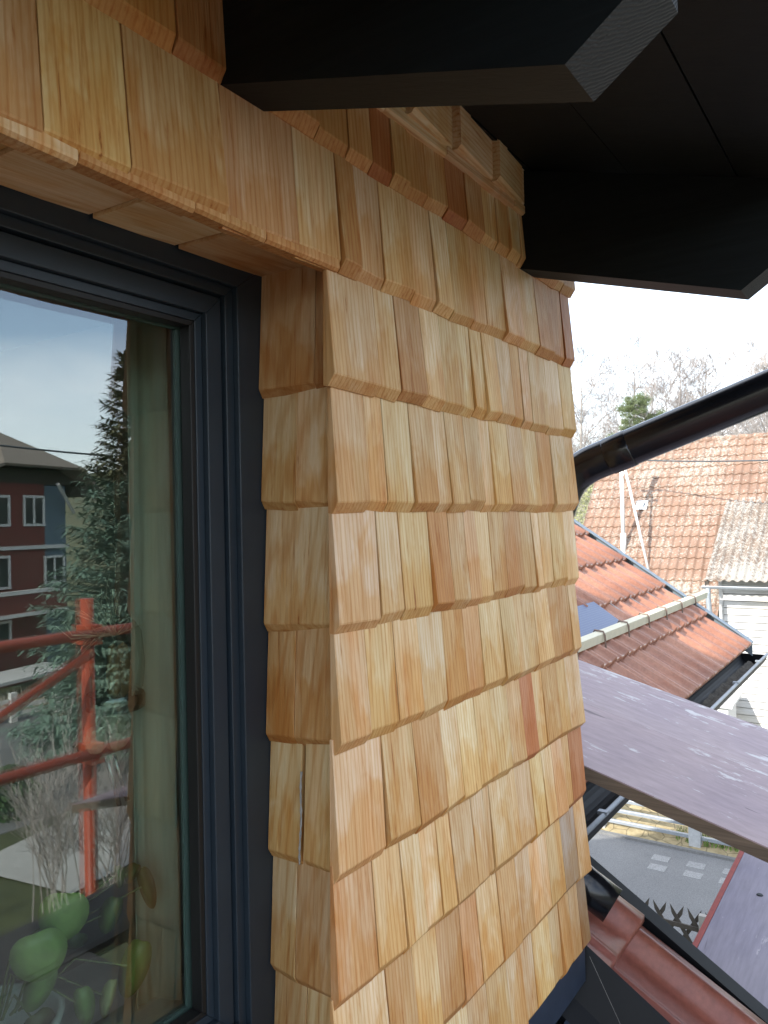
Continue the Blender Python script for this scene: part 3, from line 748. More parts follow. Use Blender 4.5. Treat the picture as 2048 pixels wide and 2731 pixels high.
# snow guard
m = MB(); m.prism([(.757, -.640), (.800, -.630), (.790, -.583), (.748, -.592)], 0, 3.05, 6.36); sg = part(m, 'snow_guard_beam', M_cream, NH, bevel=.002)
for i in range(7):
    x = 3.51+.4*i
    m = MB()
    yb0, yb1 = .820, .735
    m.prism([(yb1, zn(yb1)+.030), (yb0+.25, zn(yb0+.25)+.030), (yb0+.25, zn(yb0+.25)+.034), (yb1, zn(yb1)+.034)], 0, x-.012, x+.012)
    m.tube([(x, yb1+.003, zn(yb1)+.034), (x, .742, -.600), (x, .750, -.583), (x, .795, -.577), (x, .806, -.60), (x, .812, zn(.812)+.03)], .0048, 8)
    part(m, 'snow_guard_bracket', M_strap, sg)
# solar panel sheet on the roof
m = MB(); ya, yb = .80, .978
m.prism([(ya, zn(ya)+.060), (yb, zn(yb)+.060), (yb, zn(yb)+.066), (ya, zn(ya)+.066)], 0, 2.8, 4.43); part(m, 'solar_panel', M_panel, NH)
m = MB(); m.prism([(ya-.006, zn(ya-.006)+.034), (yb+.006, zn(yb+.006)+.034), (yb+.006, zn(yb+.006)+.0595), (ya-.006, zn(ya-.006)+.0595)], 0, 2.79, 4.44); part(m, 'panel_frame', M_gzinc, NH)

# ================================================================== OLD BARN
BA = empty('old_barn', (20, 1, G), 'old barn with lichen spotted clay tile roof, corrugated lean-to roof and white board siding', 'barn')
def swapxy(mb):  # fields were built falling to -y: turn so that they fall to -x
    mb.v = [(y, x, z) for x, y, z in mb.v]; mb.f = [tuple(reversed(f)) for f in mb.f]
SB = 1.2; DB = -24.873
zb_ = lambda x: SB*x+DB
prof_p = lambda u: .042*(.5+.5*sin(2*pi*u/.2))**1.4+.006*sin(4*pi*u/.2)
m = MB(); tile_field(m, 3.14, 6.83, 18.55, 22.42, zb_, SB, .2155, prof_p, .025, .042, .01); tile_field(m, -3.2, 3.14, 18.55+.2155*8, 22.42, zb_, SB, .2155, prof_p, .025, .042, .01); swapxy(m)
part(m, 'clay_tile_roof', M_tile_b, BA, smooth=True)
m = MB()
for i in range(30):
    y = -3.2+i*.335
    m.tube([(22.43, y, 2.03), (22.43, y+.36, 2.045)], [.085, .10], 10)
part(m, 'ridge_tiles', M_tile_b, BA, smooth=True)
m = MB(); m.prism([(18.7, G), (26.2, G), (26.2, -2.4), (22.42, 1.98), (18.7, zb_(18.7)-.1)], 1, 6.72, 6.78)
m.prism([(22.42, 2.0), (26.3, -2.5), (26.3, -2.6), (22.42, 1.9)], 1, -3.2, 6.83)
m.box((19.6, -3.1, G), (19.7, 6.7, -2.2)); part(m, 'barn_walls', M_render, BA)
# lean-to roof of corrugated sheets
SLn = .656; DLn = .42-.656*21.08
zl = lambda x: SLn*x+DLn
prof_c = lambda u: .028*sin(2*pi*u/.177)
m = MB(); tile_field(m, -3.2, 3.285, 18.235, 21.25, zl, SLn, 1.02, prof_c, .0221, .012, .006); swapxy(m)
part(m, 'corrugated_roof', M_tile_l, BA, smooth=True)
m = MB(); m.box((18.26, 3.262, -1.58), (18.30, 3.285, -1.46))
m.prism([(18.24, zl(18.24)-.03), (21.05, zl(21.05)-.03), (21.05, zl(21.05)-.13), (18.24, zl(18.24)-.10)], 1, 3.20, 3.25); part(m, 'verge_board', M_hdark, BA)
m = MB(); g0, g1, g2_ = 18.17, -1.565, .06
pr = [(g0+g2_*cos(a), g1+g2_*sin(a)) for a in [pi+pi*i/12 for i in range(13)]]+[(g0+(g2_-.004)*cos(a), g1+(g2_-.004)*sin(a)) for a in [2*pi-pi*i/12 for i in range(13)]]
m.prism(pr, 1, -3.2, 3.32); m.tube([(g0-g2_, -3.2, g1), (g0-g2_, 3.32, g1)], .012, 8); part(m, 'gutter', M_galv, BA)
m = MB(); m.tube(bend([(18.17, 3.20, -1.60), (18.17, 3.20, -1.82), (18.17, 3.18, -2.15), (18.75, 2.98, -2.62), (18.80, 3.05, -2.95)]), .055, 14); part(m, 'downpipe', M_galv, BA, smooth=True)
# siding (lap boards) facing us
XS = 18.86; m = MB(); z = -1.30; i = 0
while z > -6.2:
    h = .158; z2 = z-h
    m.hexa([(XS-.024, -3.1, z2), (XS+.03, -3.1, z2), (XS+.03, 3.02, z2), (XS-.024, 3.02, z2), (XS-.004, -3.1, z-.016), (XS+.03, -3.1, z-.016), (XS+.03, 3.02, z-.016), (XS-.004, 3.02, z-.016)])
    z = z2
part(m, 'board_siding', M_siding, BA)
m = MB(); m.box((XS-.03, 3.022, -6.2), (XS+.06, 3.11, -1.45)); part(m, 'corner_board', M_siding, BA); m = MB(); m.box((XS+.031, -3.1, G), (XS+.1, 3.02, -1.32)); part(m, 'backing_wall', M_hdark, BA)
m = MB(); m.box((XS+.06, 3.03, G), (20.3, 3.09, -1.75)); part(m, 'side_wall', M_siding, BA)
m = MB(); m.box((17.3, 2.7, -6.5), (18.6, 3.6, -3.55)); wh = empty('garden_shed', (18, 3, G), 'small plain white shed standing in front of the barn siding near the dark gutter end', 'shed')
m2 = MB(); m2.box((17.6, 2.75, G), (18.5, 3.75, -4.05)); part(m2, 'shed_wall', M_white, wh)
m2 = MB(); m2.hexa([(17.5, 2.65, -4.06), (18.6, 2.65, -4.0), (18.6, 3.85, -4.0), (17.5, 3.85, -4.06), (17.5, 2.65, -4.02), (18.6, 2.65, -3.94), (18.6, 3.85, -3.94), (17.5, 3.85, -4.02)]); part(m2, 'shed_roof', M_white, wh)

# roof mast
MA = empty('roof_mast', (20, 5.6, -.9), 'white roof mast with a slanting brace standing on the old clay tile roof', 'mast')
m = MB(); m.tube([(20, 5.60, -.95), (20, 5.60, 1.75)], .052, 16); part(m, 'pole', M_white, MA, smooth=True)
m = MB(); m.tube([(20, 5.60, -.98), (20, 5.60, -.42)], .075, 16); m.tube([(20, 5.6, -1.15), (20, 5.6, -.9)], [.17, .09], 16); part(m, 'base_collar', M_white, MA, smooth=True)
m = MB(); m.tube([(20, 5.52, 1.30), (19.55, 4.84, -1.42)], .033, 12); part(m, 'brace', M_white, MA, smooth=True)
m = MB(); m.tube([(20, 5.63, .05), (20.0, 5.42, .03)], .018, 8); part(m, 'step_bolt', M_strap, MA)
m = MB(); m.tube([(20, 5.60, 1.75), (20, 5.60, 1.98)], .08, 12); part(m, 'mast_cap', M_strap, MA)
for z in (1.42, 1.0):
    m = MB(); m.box((19.97, 5.3, z), (20.03, 5.85, z+.05)); part(m, 'crossarm', M_strap, MA)
SG = empty('number_plate_sign', (20.9, 5.35, .95), 'small white plate with a grey curled mark on the clay tiles beside the mast', 'sign')
n_ = Vector((-SB, 0, 1)).normalized(); up_ = Vector((1, 0, SB)).normalized()
ctr = Vector((20.94, 5.37, zb_(20.94)))+n_*.07
m = MB(); vs = []
for dn in (0, .012):
    for a_, b_ in ((-.155, -.15), (.155, -.15), (.155, .15), (-.155, .15)): vs.append(ctr+n_*dn+Vector((0, -1, 0))*a_+up_*b_)
m.hexa(vs); part(m, 'plate', M_sign, SG)
m = MB()
def onp(a_, b_): return ctr+n_*.0165+Vector((0, -1, 0))*a_+up_*b_
pts = [onp(-.02+.03*cos(t)*(1 if t < pi else 1), .035+.028*sin(t)) for t in [R(40+i*30) for i in range(9)]]
m.tube(pts+[onp(.005, .0), onp(.04, -.005), onp(.055, .004)], .006, 6)
part(m, 'curled_mark', M_ink, SG); m = MB(); m.tube([onp(.075, -.075), onp(.092, .075)], .014, 6); part(m, 'grey_bar', M_ink, SG); m = MB(); m.tube([onp(-.15, .0), onp(-.135, .13)], .012, 6)
part(m, 'edge_mark', M_ink, SG)
# cables
def cable(a_, b_, sag, r_, label):
    a_, b_ = Vector(a_), Vector(b_); m_ = MB()
    m_.tube([a_.lerp(b_, i/24)-Vector((0, 0, sag*4*(i/24)*(1-i/24))) for i in range(25)], r_, 6)
    tag(m_.build('power_cable', M_ink), label, 'cable')
cable((20, 5.3, 1.45), (16.2, -6, 1.50), .35, .018, 'thin dark overhead cable crossing in front of the clay tile roof below its ridge')

# ================================================================== GROUND, ROAD, FENCES
m = MB()
nx_, ny_ = 60, 60
for i in range(nx_+1):
    for j in range(ny_+1):
        x = -300+600*i/nx_; y = -300+600*j/ny_
        r_ = math.hypot(x, y); h = max(0, (r_-70)/230)
        z = G-.02+(h**1.2)*26*(.7+.5*mnoise.noise((x*.01, y*.01, 3))) - (0 if r_ < 70 else 0)
        m.v.append((x, y, z))
for i in range(nx_):
    for j in range(ny_):
        q = i*(ny_+1)+j; m.face((q, q+ny_+1, q+ny_+2, q+1))
tag(m.build('ground', M_ground, smooth=True), kind='structure')
m = MB(); m.box((12.0, -60, G-.3), (15.7, 40, G+.004)); m.box((8.4, -24.3, G-.3), (11.999, -15.4, G+.004)); m.box((-40, -24.3, G-.3), (8.399, -15.4, G+.004)); tag(m.build('road', M_asph), kind='structure')
m = MB(); m.add([(8.0, -13.4, G+.02), (8.3, -11.6, G+.02), (10.2, -11.8, G+.02), (12.4, -14.8, G+.02), (11.2, -15.05, G+.02), (8.6, -14.5, G+.02), (-10, -15.2, G+.02), (-10, -11.8, G+.02)], [(7, 0, 5, 6), (0, 1, 2, 3, 4, 5)][::1])
m.f = [tuple(f) for f in m.f]
tag(m.build('pavement', M_pave), kind='structure')
for v in m.v: pass
m = MB(); m.box((15.7, -60, G-.3), (15.80, 40, G+.05)); tag(m.build('kerb', M_kerb), kind='structure')
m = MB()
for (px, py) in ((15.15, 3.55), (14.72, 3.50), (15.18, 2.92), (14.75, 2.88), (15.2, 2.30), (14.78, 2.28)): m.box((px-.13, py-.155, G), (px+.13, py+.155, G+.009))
tag(m.build('road_light_patches', M_lightpatch), kind='structure')  # light patches on the road, put in as pale coloured squares
# paved slope and bright yard behind the fence
m = MB(); m.hexa([(15.81, 2.0, G-.2), (17.6, 2.0, G-.2), (17.6, 9, G-.2), (15.81, 9, G-.2), (15.81, 2.0, G+.04), (17.6, 2.0, G+.50), (17.6, 9, G+.50), (15.81, 9, G+.04)]); tag(m.build('stone_paving', M_stone), kind='structure')
m = MB(); m.box((17.605, -4, G-.2), (19.5, 16, G+.54)); m.box((17.0, 9.01, G-.2), (28, 20, G+.54)); tag(m.build('yard', M_paveL), kind='structure')

RF = empty('rail_fence', (15.95, 4, G), 'low roadside fence with pale concrete posts and three blue grey metal rails', 'fence')
for y in (-1.0, 1.05, 3.10, 4.98, 6.9, 8.8):
    m = MB(); m.box((15.88, y-.11, G), (16.06, y+.11, G+.86)); part(m, 'post', M_conc, RF, bevel=.012)
ysp = [-1.0, 1.05, 3.10, 4.98, 6.9, 8.8]
for z in (-5.83, -6.05, -6.28):
    for a_, b_ in zip(ysp, ysp[1:]):
        m = MB(); m.box((15.93, a_+.112, z-.035), (16.00, b_-.112, z+.035)); part(m, 'rail', M_galv, RF, bevel=.008)
# grass tufts along the kerb
m = MB()
for i in range(900):
    x = random.uniform(15.95, 16.5); y = random.uniform(1.0, 3.5)
    if random.random() < .45 and y > 3.0: continue
    h = random.uniform(.08, .26); dx_, dy_ = random.uniform(-.08, .08), random.uniform(-.08, .08); w_ = .012
    m.add([(x, y-w_, G+.05), (x, y+w_, G+.05), (x+dx_*.5, y+dy_*.5+w_*.5, G+.05+h*.6), (x+dx_, y+dy_, G+.05+h)], [(0, 1, 2), (0, 2, 3)])
tag(m.build('grass', M_grass), kind='stuff')

LF = empty('lattice_fence', (11.3, 2, G), 'dark wooden diamond lattice fence with spiked tops beside the road', 'fence')
ltx = 11.3; zt = -5.72
m = MB()
for s_ in (1, -1):
    y = -.4
    while y < 4.6:
        a_ = Vector((ltx+(.0 if s_ > 0 else .021), y, zt-.88)); d_ = Vector((0, s_*.62, 1.02)).normalized(); p1 = a_+d_*1.22
        e = Vector((0, d_.z, -d_.y))*.026
        o_ = Vector((.009, 0, 0))
        tip = p1+d_*.05
        m.hexa([a_-e-o_, a_-e+o_, a_+e+o_, a_+e-o_, p1-e-o_, p1-e+o_, p1+e+o_, p1+e-o_])
        m.add([p1-e-o_, p1-e+o_, p1+e+o_, p1+e-o_, tip+Vector((0, s_*.02, .07))], [(0, 1, 4), (1, 2, 4), (2, 3, 4), (3, 0, 4)])
        y += .235
part(m, 'lattice', M_hdark, LF)
m = MB(); m.box((ltx-.035, -.4, zt-.015), (ltx-.0105, 4.9, zt+.045)); m.box((ltx-.035, -.4, zt-.72), (ltx-.0105, 4.9, zt-.65)); part(m, 'rail', M_hdark, LF)
for y in (1.93, 4.2, -.3):
    m = MB(); m.box((ltx-.115, y-.06, G), (ltx-.036, y+.06, -5.46)); part(m, 'post', M_bark, LF, bevel=.006)

# ================================================================== TREES
def segs(mb, p, d, ln, r, lvl, maxl, spread=.55, up=.12, kids_=(3, 5), rmin=.004):
    n = 3 if lvl > 1 else 6
    steps = 3 if lvl < maxl else 2; pts = [p.copy()]; dd = d.copy(); rr = [r]
    for i in range(steps):
        dd = (dd+Vector((random.gauss(0, .11), random.gauss(0, .11), random.gauss(0, .08)+up*.3))).normalized()
        pts.append(pts[-1]+dd*ln/steps); rr.append(r*(1-.55*(i+1)/steps))
    mb.tube(pts, rr, n, cap=False)
    if lvl >= maxl: return
    for k in range(random.randint(*kids_)+(2 if lvl == 0 else 0)):
        t = random.uniform(.28, 1) if lvl else random.uniform(.3, 1)
        i = min(int(t*steps), steps-1); q = pts[i].lerp(pts[i+1], t*steps-i)
        a_ = random.uniform(0, 2*pi); side = dd.orthogonal().normalized(); side.rotate(Matrix.Rotation(a_, 3, dd))
        nd = (dd*(1-spread*.5)+side*spread*random.uniform(.7, 1.3)+Vector((0, 0, up))).normalized()
        segs(mb, q, nd, ln*random.uniform(.48, .70), max(rr[i]*.55, rmin), lvl+1, maxl, spread, up, kids_, rmin)
def bare_tree(x, y, h, label, z0=G, maxl=5, src=None):
    if src is not None:
        root = src.copy(); COL.objects.link(root); root.location = (x, y, z0); k = h/src['h0']; root.scale = (k, k, k); root.rotation_euler = (0, 0, random.uniform(0, 6)); root['label'] = label
        for c in kids(src):
            d = c.copy(); COL.objects.link(d); d.parent = root
        return root
    root = empty('bare_tree', (x, y, z0), label, 'tree', 'bare trees beyond the barn'); root['h0'] = h
    tr = MB(); tr.tube([(0, 0, -.3), (.05, .02, h*.3), (-.05, .1, h*.6), (.02, 0, h*.86), (.03, .02, h)], [h*.014, h*.011, h*.007, h*.003, .006], 8)
    o = tr.build('trunk', M_bark, None, smooth=True); o.parent = root
    cr = MB()
    for k in range(26):
        t = .2+.78*k/26; a_ = k*2.4+random.uniform(-.4, .4); ln = h*(.30*(1-t)+.09)
        segs(cr, Vector((0, 0, h*t)), Vector((cos(a_), sin(a_), .9)).normalized(), ln, max(.02, h*.0046*(1.2-t)), 1, maxl-1, .62, .16, (4, 6), .0085)
    o = cr.build('crown', M_twig); o.parent = root
    return root
random.seed(11)
zb2 = -3.0
tA = bare_tree(37, 12.7, 10.6, 'bare tree at the far left of the sky gap beside the shingle wall', z0=zb2)
tB = bare_tree(40, 11.0, 11.2, 'tall bare birch rising just left of the green pine', z0=zb2)
tC = bare_tree(41, 9.0, 10.9, 'bare tree behind the right side of the green pine', z0=zb2)
bare_tree(42, 8.0, 10.8, 'slender bare tree with its tip above the black pipe right of the pine', z0=zb2, src=tB)
bare_tree(44, 6.9, 9.0, 'short bare tree half hidden behind the middle of the black pipe', z0=zb2, src=tA)
bare_tree(46, 5.9, 9.6, 'bare tree low above the black pipe near the right border', z0=zb2, src=tC)
bare_tree(40, 4.9, 10.4, 'bare bushy tree at the right border above the black pipe', z0=zb2, src=tB)
bare_tree(36, 4.1, 9.9, 'bare tree at the right border standing closest to the ridge of the barn', z0=zb2, src=tA)
bare_tree(39, 14.0, 8.6, 'low bare tree right against the shingle wall edge', z0=zb2, src=tC)
bare_tree(43, 10.2, 9.8, 'bare tree directly behind the green pine', z0=zb2, src=tA)
random.seed(5)
# pine with tufts
PN = empty('pine_tree', (32, 8.35, -3), 'small green pine with tufted needles among the bare trees', 'pine tree')
tr = MB(); tr.tube([(32, 8.35, -3), (32.05, 8.3, 1.5), (32, 8.25, 5.0)], [.16, .11, .03], 8); part(tr, 'trunk', M_bark, PN, smooth=True)
cr = MB(); tw = MB()
for k in range(80):
    t = random.random()**.8; z = 2.0+3.1*t; rad = 2.0*(1-t)**.7+.2; a_ = random.uniform(0, 2*pi); rr_ = rad*random.uniform(.35, 1)
    c = Vector((32+rr_*cos(a_), 8.65+rr_*sin(a_)-.1, z-.25+random.uniform(-.1, .25)))
    tw.tube([(32, 8.28, z-.45), c], [.025, .008], 4, cap=False)
    for j in range(95):
        d_ = Vector((random.gauss(0, 1), random.gauss(0, 1), random.gauss(.5, 1))).normalized(); l_ = random.uniform(.12, .30)
        s_ = d_.orthogonal().normalized()*.012; p = c+Vector((random.gauss(0, .08), random.gauss(0, .08), random.gauss(0, .05)))
        cr.add([p-s_, p+s_, p+d_*l_], [(0, 1, 2)])
part(cr, 'crown', M_pine, PN); part(tw, 'branches', M_bark, PN)
# shrub left of the barn
def shrub(x, y, z, r_, h, n_, m_, label, cat='shrub', name='shrub', group=None, leaf=.05, twigs=True):
    root = empty(name, (x, y, z), label, cat, group)
    c = MB(); tw_ = MB()
    for i in range(n_):
        a_ = random.uniform(0, 2*pi); q = random.random()**.5; zz = random.random()
        k = math.sqrt(max(.02, 1-abs(zz*1.5-.5)**2)) if zz > .33 else .85+.3*zz
        k *= 1+.25*mnoise.noise((a_*2, zz*4, x))
        p = Vector((x+cos(a_)*r_*q*k, y+sin(a_)*r_*q*k, z+h*zz))
        d_ = Vector((random.gauss(0, 1), random.gauss(0, 1), random.gauss(0, 1))).normalized(); s_ = d_.orthogonal().normalized()*leaf*.45
        c.add([p-s_, p+d_*leaf*.5, p+s_, p-d_*leaf*.5][:4], [(0, 1, 2, 3)])
        if twigs and i % 25 == 0: tw_.tube([(x+random.gauss(0, r_*.2), y+random.gauss(0, r_*.2), z), p], [.012, .004], 3, cap=False)
    part(c, 'foliage', m_, root)
    if twigs: part(tw_, 'twigs', M_twig, root)
    return root
shrub(29, 9.2, -4.0, 1.7, 6.0, 9000, M_bush, 'yellow green budding shrub left of the barn roof below the black pipe', leaf=.09)
shrub(33, 12.0, -3.5, 2.0, 6.2, 8000, M_bush, 'taller budding shrub behind the pipe bend next to the shingles', leaf=.09)

# ================================================================== REFLECTED SIDE (real objects behind the camera)
u_ = Vector((cos(R(-12)), sin(R(-12)), 0)); nout = Vector((u_.y*-1, u_.x, 0))      # facade normal towards us
OH = Vector((20, -30.82, 0))
def hp(a_, z, d_=0.0): p = OH+u_*a_+nout*d_; return (p.x, p.y, z)
RH = empty('red_blue_house', (OH.x, OH.y, G), 'red and blue gabled house with white framed windows reflected in the window glass', 'house')
def hbox(mb, a0, a1, z0, z1, d0, d1):
    mb.hexa([hp(a0, z0, d1), hp(a1, z0, d1), hp(a1, z0, d0), hp(a0, z0, d0), hp(a0, z1, d1), hp(a1, z1, d1), hp(a1, z1, d0), hp(a0, z1, d0)])
m = MB(); hbox(m, -7, 0, G, 2.0, -8, 0); part(m, 'red_wall', M_hred, RH)
m = MB(); hbox(m, .002, 1.25, G, 1.95, -8, -.01); part(m, 'blue_wall', M_hblue, RH)
# roof with half hip
m = MB()
rt = .12
def quad(mb, ps, th=.12):
    ps = [Vector(p) for p in ps]; n_ = (ps[1]-ps[0]).cross(ps[2]-ps[0]).normalized()
    if n_.z < 0: ps = ps[::-1]; n_ = -n_
    k = len(ps); vs = [p-n_*th for p in ps]+ps
    mb.add(vs, [tuple(range(k-1, -1, -1)), tuple(range(k, 2*k))]+[(i, (i+1) % k, k+(i+1) % k, k+i) for i in range(k)])
quad(m, [hp(-2.9, 2.75, .9), hp(1.55, 2.75, .9), hp(-1.15, 4.32, -1.4)])
quad(m, [hp(1.55, 2.75, .9), hp(2.75, 1.6, .9), hp(2.75, 1.6, -8.5), hp(-1.15, 4.32, -8.5), hp(-1.15, 4.32, -1.4)])
quad(m, [hp(-2.9, 2.75, .9), hp(-1.15, 4.32, -1.4), hp(-1.15, 4.32, -8.5), hp(-8.0, .9, -8.5), hp(-8.0, .9, .9)][::-1], .12)
part(m, 'roof', M_hroof, RH)
m = MB(); hbox(m, -7, 1.6, 2.0, 2.62, -8, -.05); hbox(m, 1.6, 2.5, 1.5, 1.95, -8, .6); part(m, 'soffit', M_hdark, RH)
m = MB(); m.tube([hp(.05, 2.0, .75), hp(1.7, .75, .05)], .09, 4); part(m, 'roof_brace', M_white, RH)
def window(a0, a1, z0, z1):
    m = MB()
    t = .11
    hbox(m, a0, a1, z1-t, z1, .0, .07); hbox(m, a0, a1, z0, z0+t, .0, .08); hbox(m, a0, a0+t, z0+t, z1-t, 0, .07); hbox(m, a1-t, a1, z0+t, z1-t, 0, .07)
    hbox(m, (a0+a1)/2-.05, (a0+a1)/2+.05, z0+t, z1-t, .012, .06)
    w_ = part(m, 'window', M_white, RH)
    m = MB(); hbox(m, a0+t, a1-t, z0+t, z1-t, .004, .010); part(m, 'pane', M_wglass, w_)
for a0, a1, z0, z1 in ((-1.19, -.02, .16, 1.5), (-3.1, -1.87, .16, 1.48), (-3.1, -1.9, -2.45, -1.05), (-.09, 1.1, -2.40, -1.16), (-3.2, -1.9, -4.9, -3.75), (-5.2, -4.1, .16, 1.48), (-5.2, -4.1, -2.45, -1.05)): window(a0, a1, z0, z1)
m = MB(); hbox(m, -7, 1.30, -.83, -.67, .0, .14); part(m, 'white_band', M_white, RH)
m = MB(); hbox(m, -7, .2, -3.40, -2.64, .9, 1.0); bal = part(m, 'balcony_panel', M_hred, RH)
m = MB(); hbox(m, -7, .25, -2.64, -2.48, .85, 1.05); hbox(m, -7, .25, -3.56, -3.40, .0, 1.05); part(m, 'balcony_rail', M_white, bal)
m = MB(); hbox(m, -6.5, -1.1, -5.72, -5.60, 1.0, 3.0); part(m, 'porch_slab', M_white, RH)

WF = empty('white_garden_fence', (15, -24.5, G), 'white slatted garden fence across the road reflected in the lower left of the window', 'fence')
fx = [9.0, 10.9, 12.8, 14.72, 16.4, 18.2]
for x in fx: m = MB(); m.box((x-.12, -24.52, G), (x+.12, -24.36, G+1.0)); part(m, 'post', M_white, WF, bevel=.01)
for a_, b_ in zip(fx, fx[1:]):
    m = MB()
    for z in (.18, .42, .66): m.box((a_+.122, -24.47, G+z), (b_-.122, -24.42, G+z+.14))
    part(m, 'slats', M_white, WF)

def spruce(x, y, z, h, rad, label):
    root = empty('spruce_tree', (x, y, z), label, 'spruce tree')
    t = MB(); t.tube([(x, y, z), (x, y, z+h*.5), (x, y, z+h)], [.26, .16, .02], 8); part(t, 'trunk', M_bark, root, smooth=True)
    lo, hi = MB(), MB()
    zz = .07
    while zz < .995:
        r_ = rad*(1-zz)**1.0*random.uniform(.85, 1.1); nb = int(6+14*(1-zz))
        for k in range(nb):
            a_ = random.uniform(0, 2*pi); L_ = r_*random.uniform(.75, 1.08); drop = -.30+.55*zz
            mb = hi if zz > .66 else lo
            base = Vector((x, y, z+h*zz)); dirv = Vector((cos(a_), sin(a_), drop))
            side = Vector((-sin(a_), cos(a_), 0))
            n_ = int(12+60*L_/rad*1.6)
            for j in range(n_):
                f = (j+random.random())/n_
                if zz > .8 and f < .2: continue
                p = base+dirv*L_*f+Vector((0, 0, .22*f*f*L_))+side*random.uniform(-.30, .30)*f*L_*.7
                d_ = (dirv*random.uniform(.3, 1)+side*random.uniform(-1, 1)+Vector((0, 0, random.uniform(-.5, .25)))).normalized()
                l_ = random.uniform(.14, .34); s_ = d_.cross(Vector((0, 0, 1))).normalized()*random.uniform(.025, .055)
                mb.add([p-s_, p+s_, p+d_*l_+s_*.3, p+d_*l_-s_*.3], [(0, 1, 2, 3)])
            mb.tube([base, base+dirv*L_*.95+Vector((0, 0, .2*L_))], [.018, .005], 3, cap=False)
        zz += .0155
    part(lo, 'lower_branches', M_spruce, root); part(hi, 'upper_branches', M_spruce2, root)
    return root
random.seed(3)
spruce(14.6, -18.1, G, 11.7, 3.6, 'large blue green spruce with a thin leaning top reflected in the window')
spruce(19.5, -20.5, G, 9.5, 3.0, 'broader spruce half hidden behind the curtain reflection')
shrub(8.6, -17.0, G, .95, 1.7, 5000, M_bushg, 'round dark green shrub reflected at the left edge of the window', leaf=.08)
shrub(9.9, -16.3, G, .75, 1.1, 3500, M_bushg, 'low dark green shrub beside the pavement in the window reflection', leaf=.08)
for x, y, lb_ in ((7.8, -11.2, 'bare twiggy bush by the near edge of the reflected pavement'), (8.6, -11.0, 'thin bare shrub standing before the reflected pale pavement')):
    root = empty('bare_shrub', (x, y, G), lb_, 'shrub', 'bare shrubs by the reflected pavement')
    cr = MB()
    for k in range(16): segs(cr, Vector((x+random.gauss(0, .2), y+random.gauss(0, .2), G)), Vector((random.gauss(0, .16), random.gauss(0, .16), 1)).normalized(), random.uniform(1.0, 1.9), .012, 1, 4, .4, .2)
    part(cr, 'twigs', M_twig, root)
m = MB()
for i in range(2600):
    x, y = random.uniform(9, 17), random.uniform(-27.5, -25); h = random.uniform(.2, .7); dx_, dy_ = random.gauss(0, .12), random.gauss(0, .12)
    m.add([(x-.02, y, G), (x+.02, y, G), (x+dx_, y+dy_, G+h)], [(0, 1, 2)])
tag(m.build('dry_meadow', M_dry), kind='stuff')
cable((9, -24, 3.2), (24, -22.0, 2.75), .35, .035, 'dark overhead cable crossing the reflected sky beside the spruce')
# wooded hill on that side
m = MB()
for i in range(41):
    for j in range(9):
        a_ = R(-70+60*i/40); r_ = 70+j*14; x = r_*cos(a_); y = r_*sin(a_); k = sin(pi*min(1, j/6)*.5)
        m.v.append((x, y, G+k*(14+4*mnoise.noise((i*.18, 2, 0))+.9*mnoise.noise((i*1.3, j*1.1, 5)))*(.75+.25*sin(i*.12))))
for i in range(40):
    for j in range(8): q = i*9+j; m.face((q, q+1, q+10, q+9))
tag(m.build('wooded_hill', M_spruce2, smooth=True), kind='structure')

# ================================================================== THINGS BEHIND THE GLASS
cu = MB(); n = 90
for i in range(n+1):
    t = i/n; x = .690+.46*t; y = .375+.016*sin(t*44)+.007*sin(t*101+1)
    for z, k in ((-.66, 1.15), (.0, 1), (.50, .85)): cu.v.append((x, .315+(y-.375)*k, z))
for i in range(n):
    for j in range(2): q = i*3+j; cu.face((q, q+3, q+4, q+1))
co = cu.build('curtain', M_curt, smooth=True); mod = co.modifiers.new('thickness', 'SOLIDIFY'); mod.thickness = .0015
tag(co, 'grey green pleated curtain hanging inside at the right of the window', 'curtain')

PO = empty('potted_pilea', (.56, .36, -.665), 'potted plant with round green leaves in a white pot behind the glass', 'potted plant')
m = MB(); m.lathe([(.0, .0), (.055, .0), (.075, .07), (.080, .085), (.072, .085), (.066, .06), (0, .055)], (.50, .345, -.665), 28); part(m, 'pot', M_pot, PO, smooth=True)
def leaf(x, y, z, w_, h_, ang, tone, yaw=0.0, dent=.16):
    w_ *= .62; h_ *= .72; m = MB(); m.cur = (tone, 0, 0); n_ = 26; vs = [(0, -.004, 0)]
    for ring_ in (.5, 1.0):
        for k in range(n_):
            a_ = 2*pi*k/n_; rr_ = 1-dent*max(0, cos(a_-pi/2))**9; px_, pz_ = cos(a_)*w_*rr_*ring_, sin(a_)*h_*rr_*ring_
            vs.append((px_, .006*ring_**2*(1+.7*cos(2*a_)), pz_))
    fs = [(0, 1+k, 1+(k+1) % n_) for k in range(n_)]+[(1+k, 1+n_+k, 1+n_+(k+1) % n_, 1+(k+1) % n_) for k in range(n_)]
    M_ = Matrix.Translation((x, y, z)) @ Matrix.Rotation(R(-38+yaw), 4, 'Z') @ Matrix.Rotation(R(ang), 4, 'Y')
    m.add([tuple(M_ @ Vector(v)) for v in vs], fs); o = part(m, 'leaf', M_leaf, PO, smooth=True, attrs=True)
    sd_ = o.modifiers.new('thickness', 'SOLIDIFY'); sd_.thickness = .0008
    mb_ = MB(); e = Vector((.50+(x-.50)*.3, .345, -.585)); mid = (Vector((x, y+.01, z))+e)/2+Vector((0, .01, .03))
    mb_.tube([e, mid, Vector((x, y+.007, z))], [.0018, .0015, .0012], 6); part(mb_, 'stem', M_stem, PO)
GR = (.24, .36, .11); G2 = (.16, .27, .08); YL = (.34, .37, .16); DG = (.06, .085, .02)
s_ = .0000
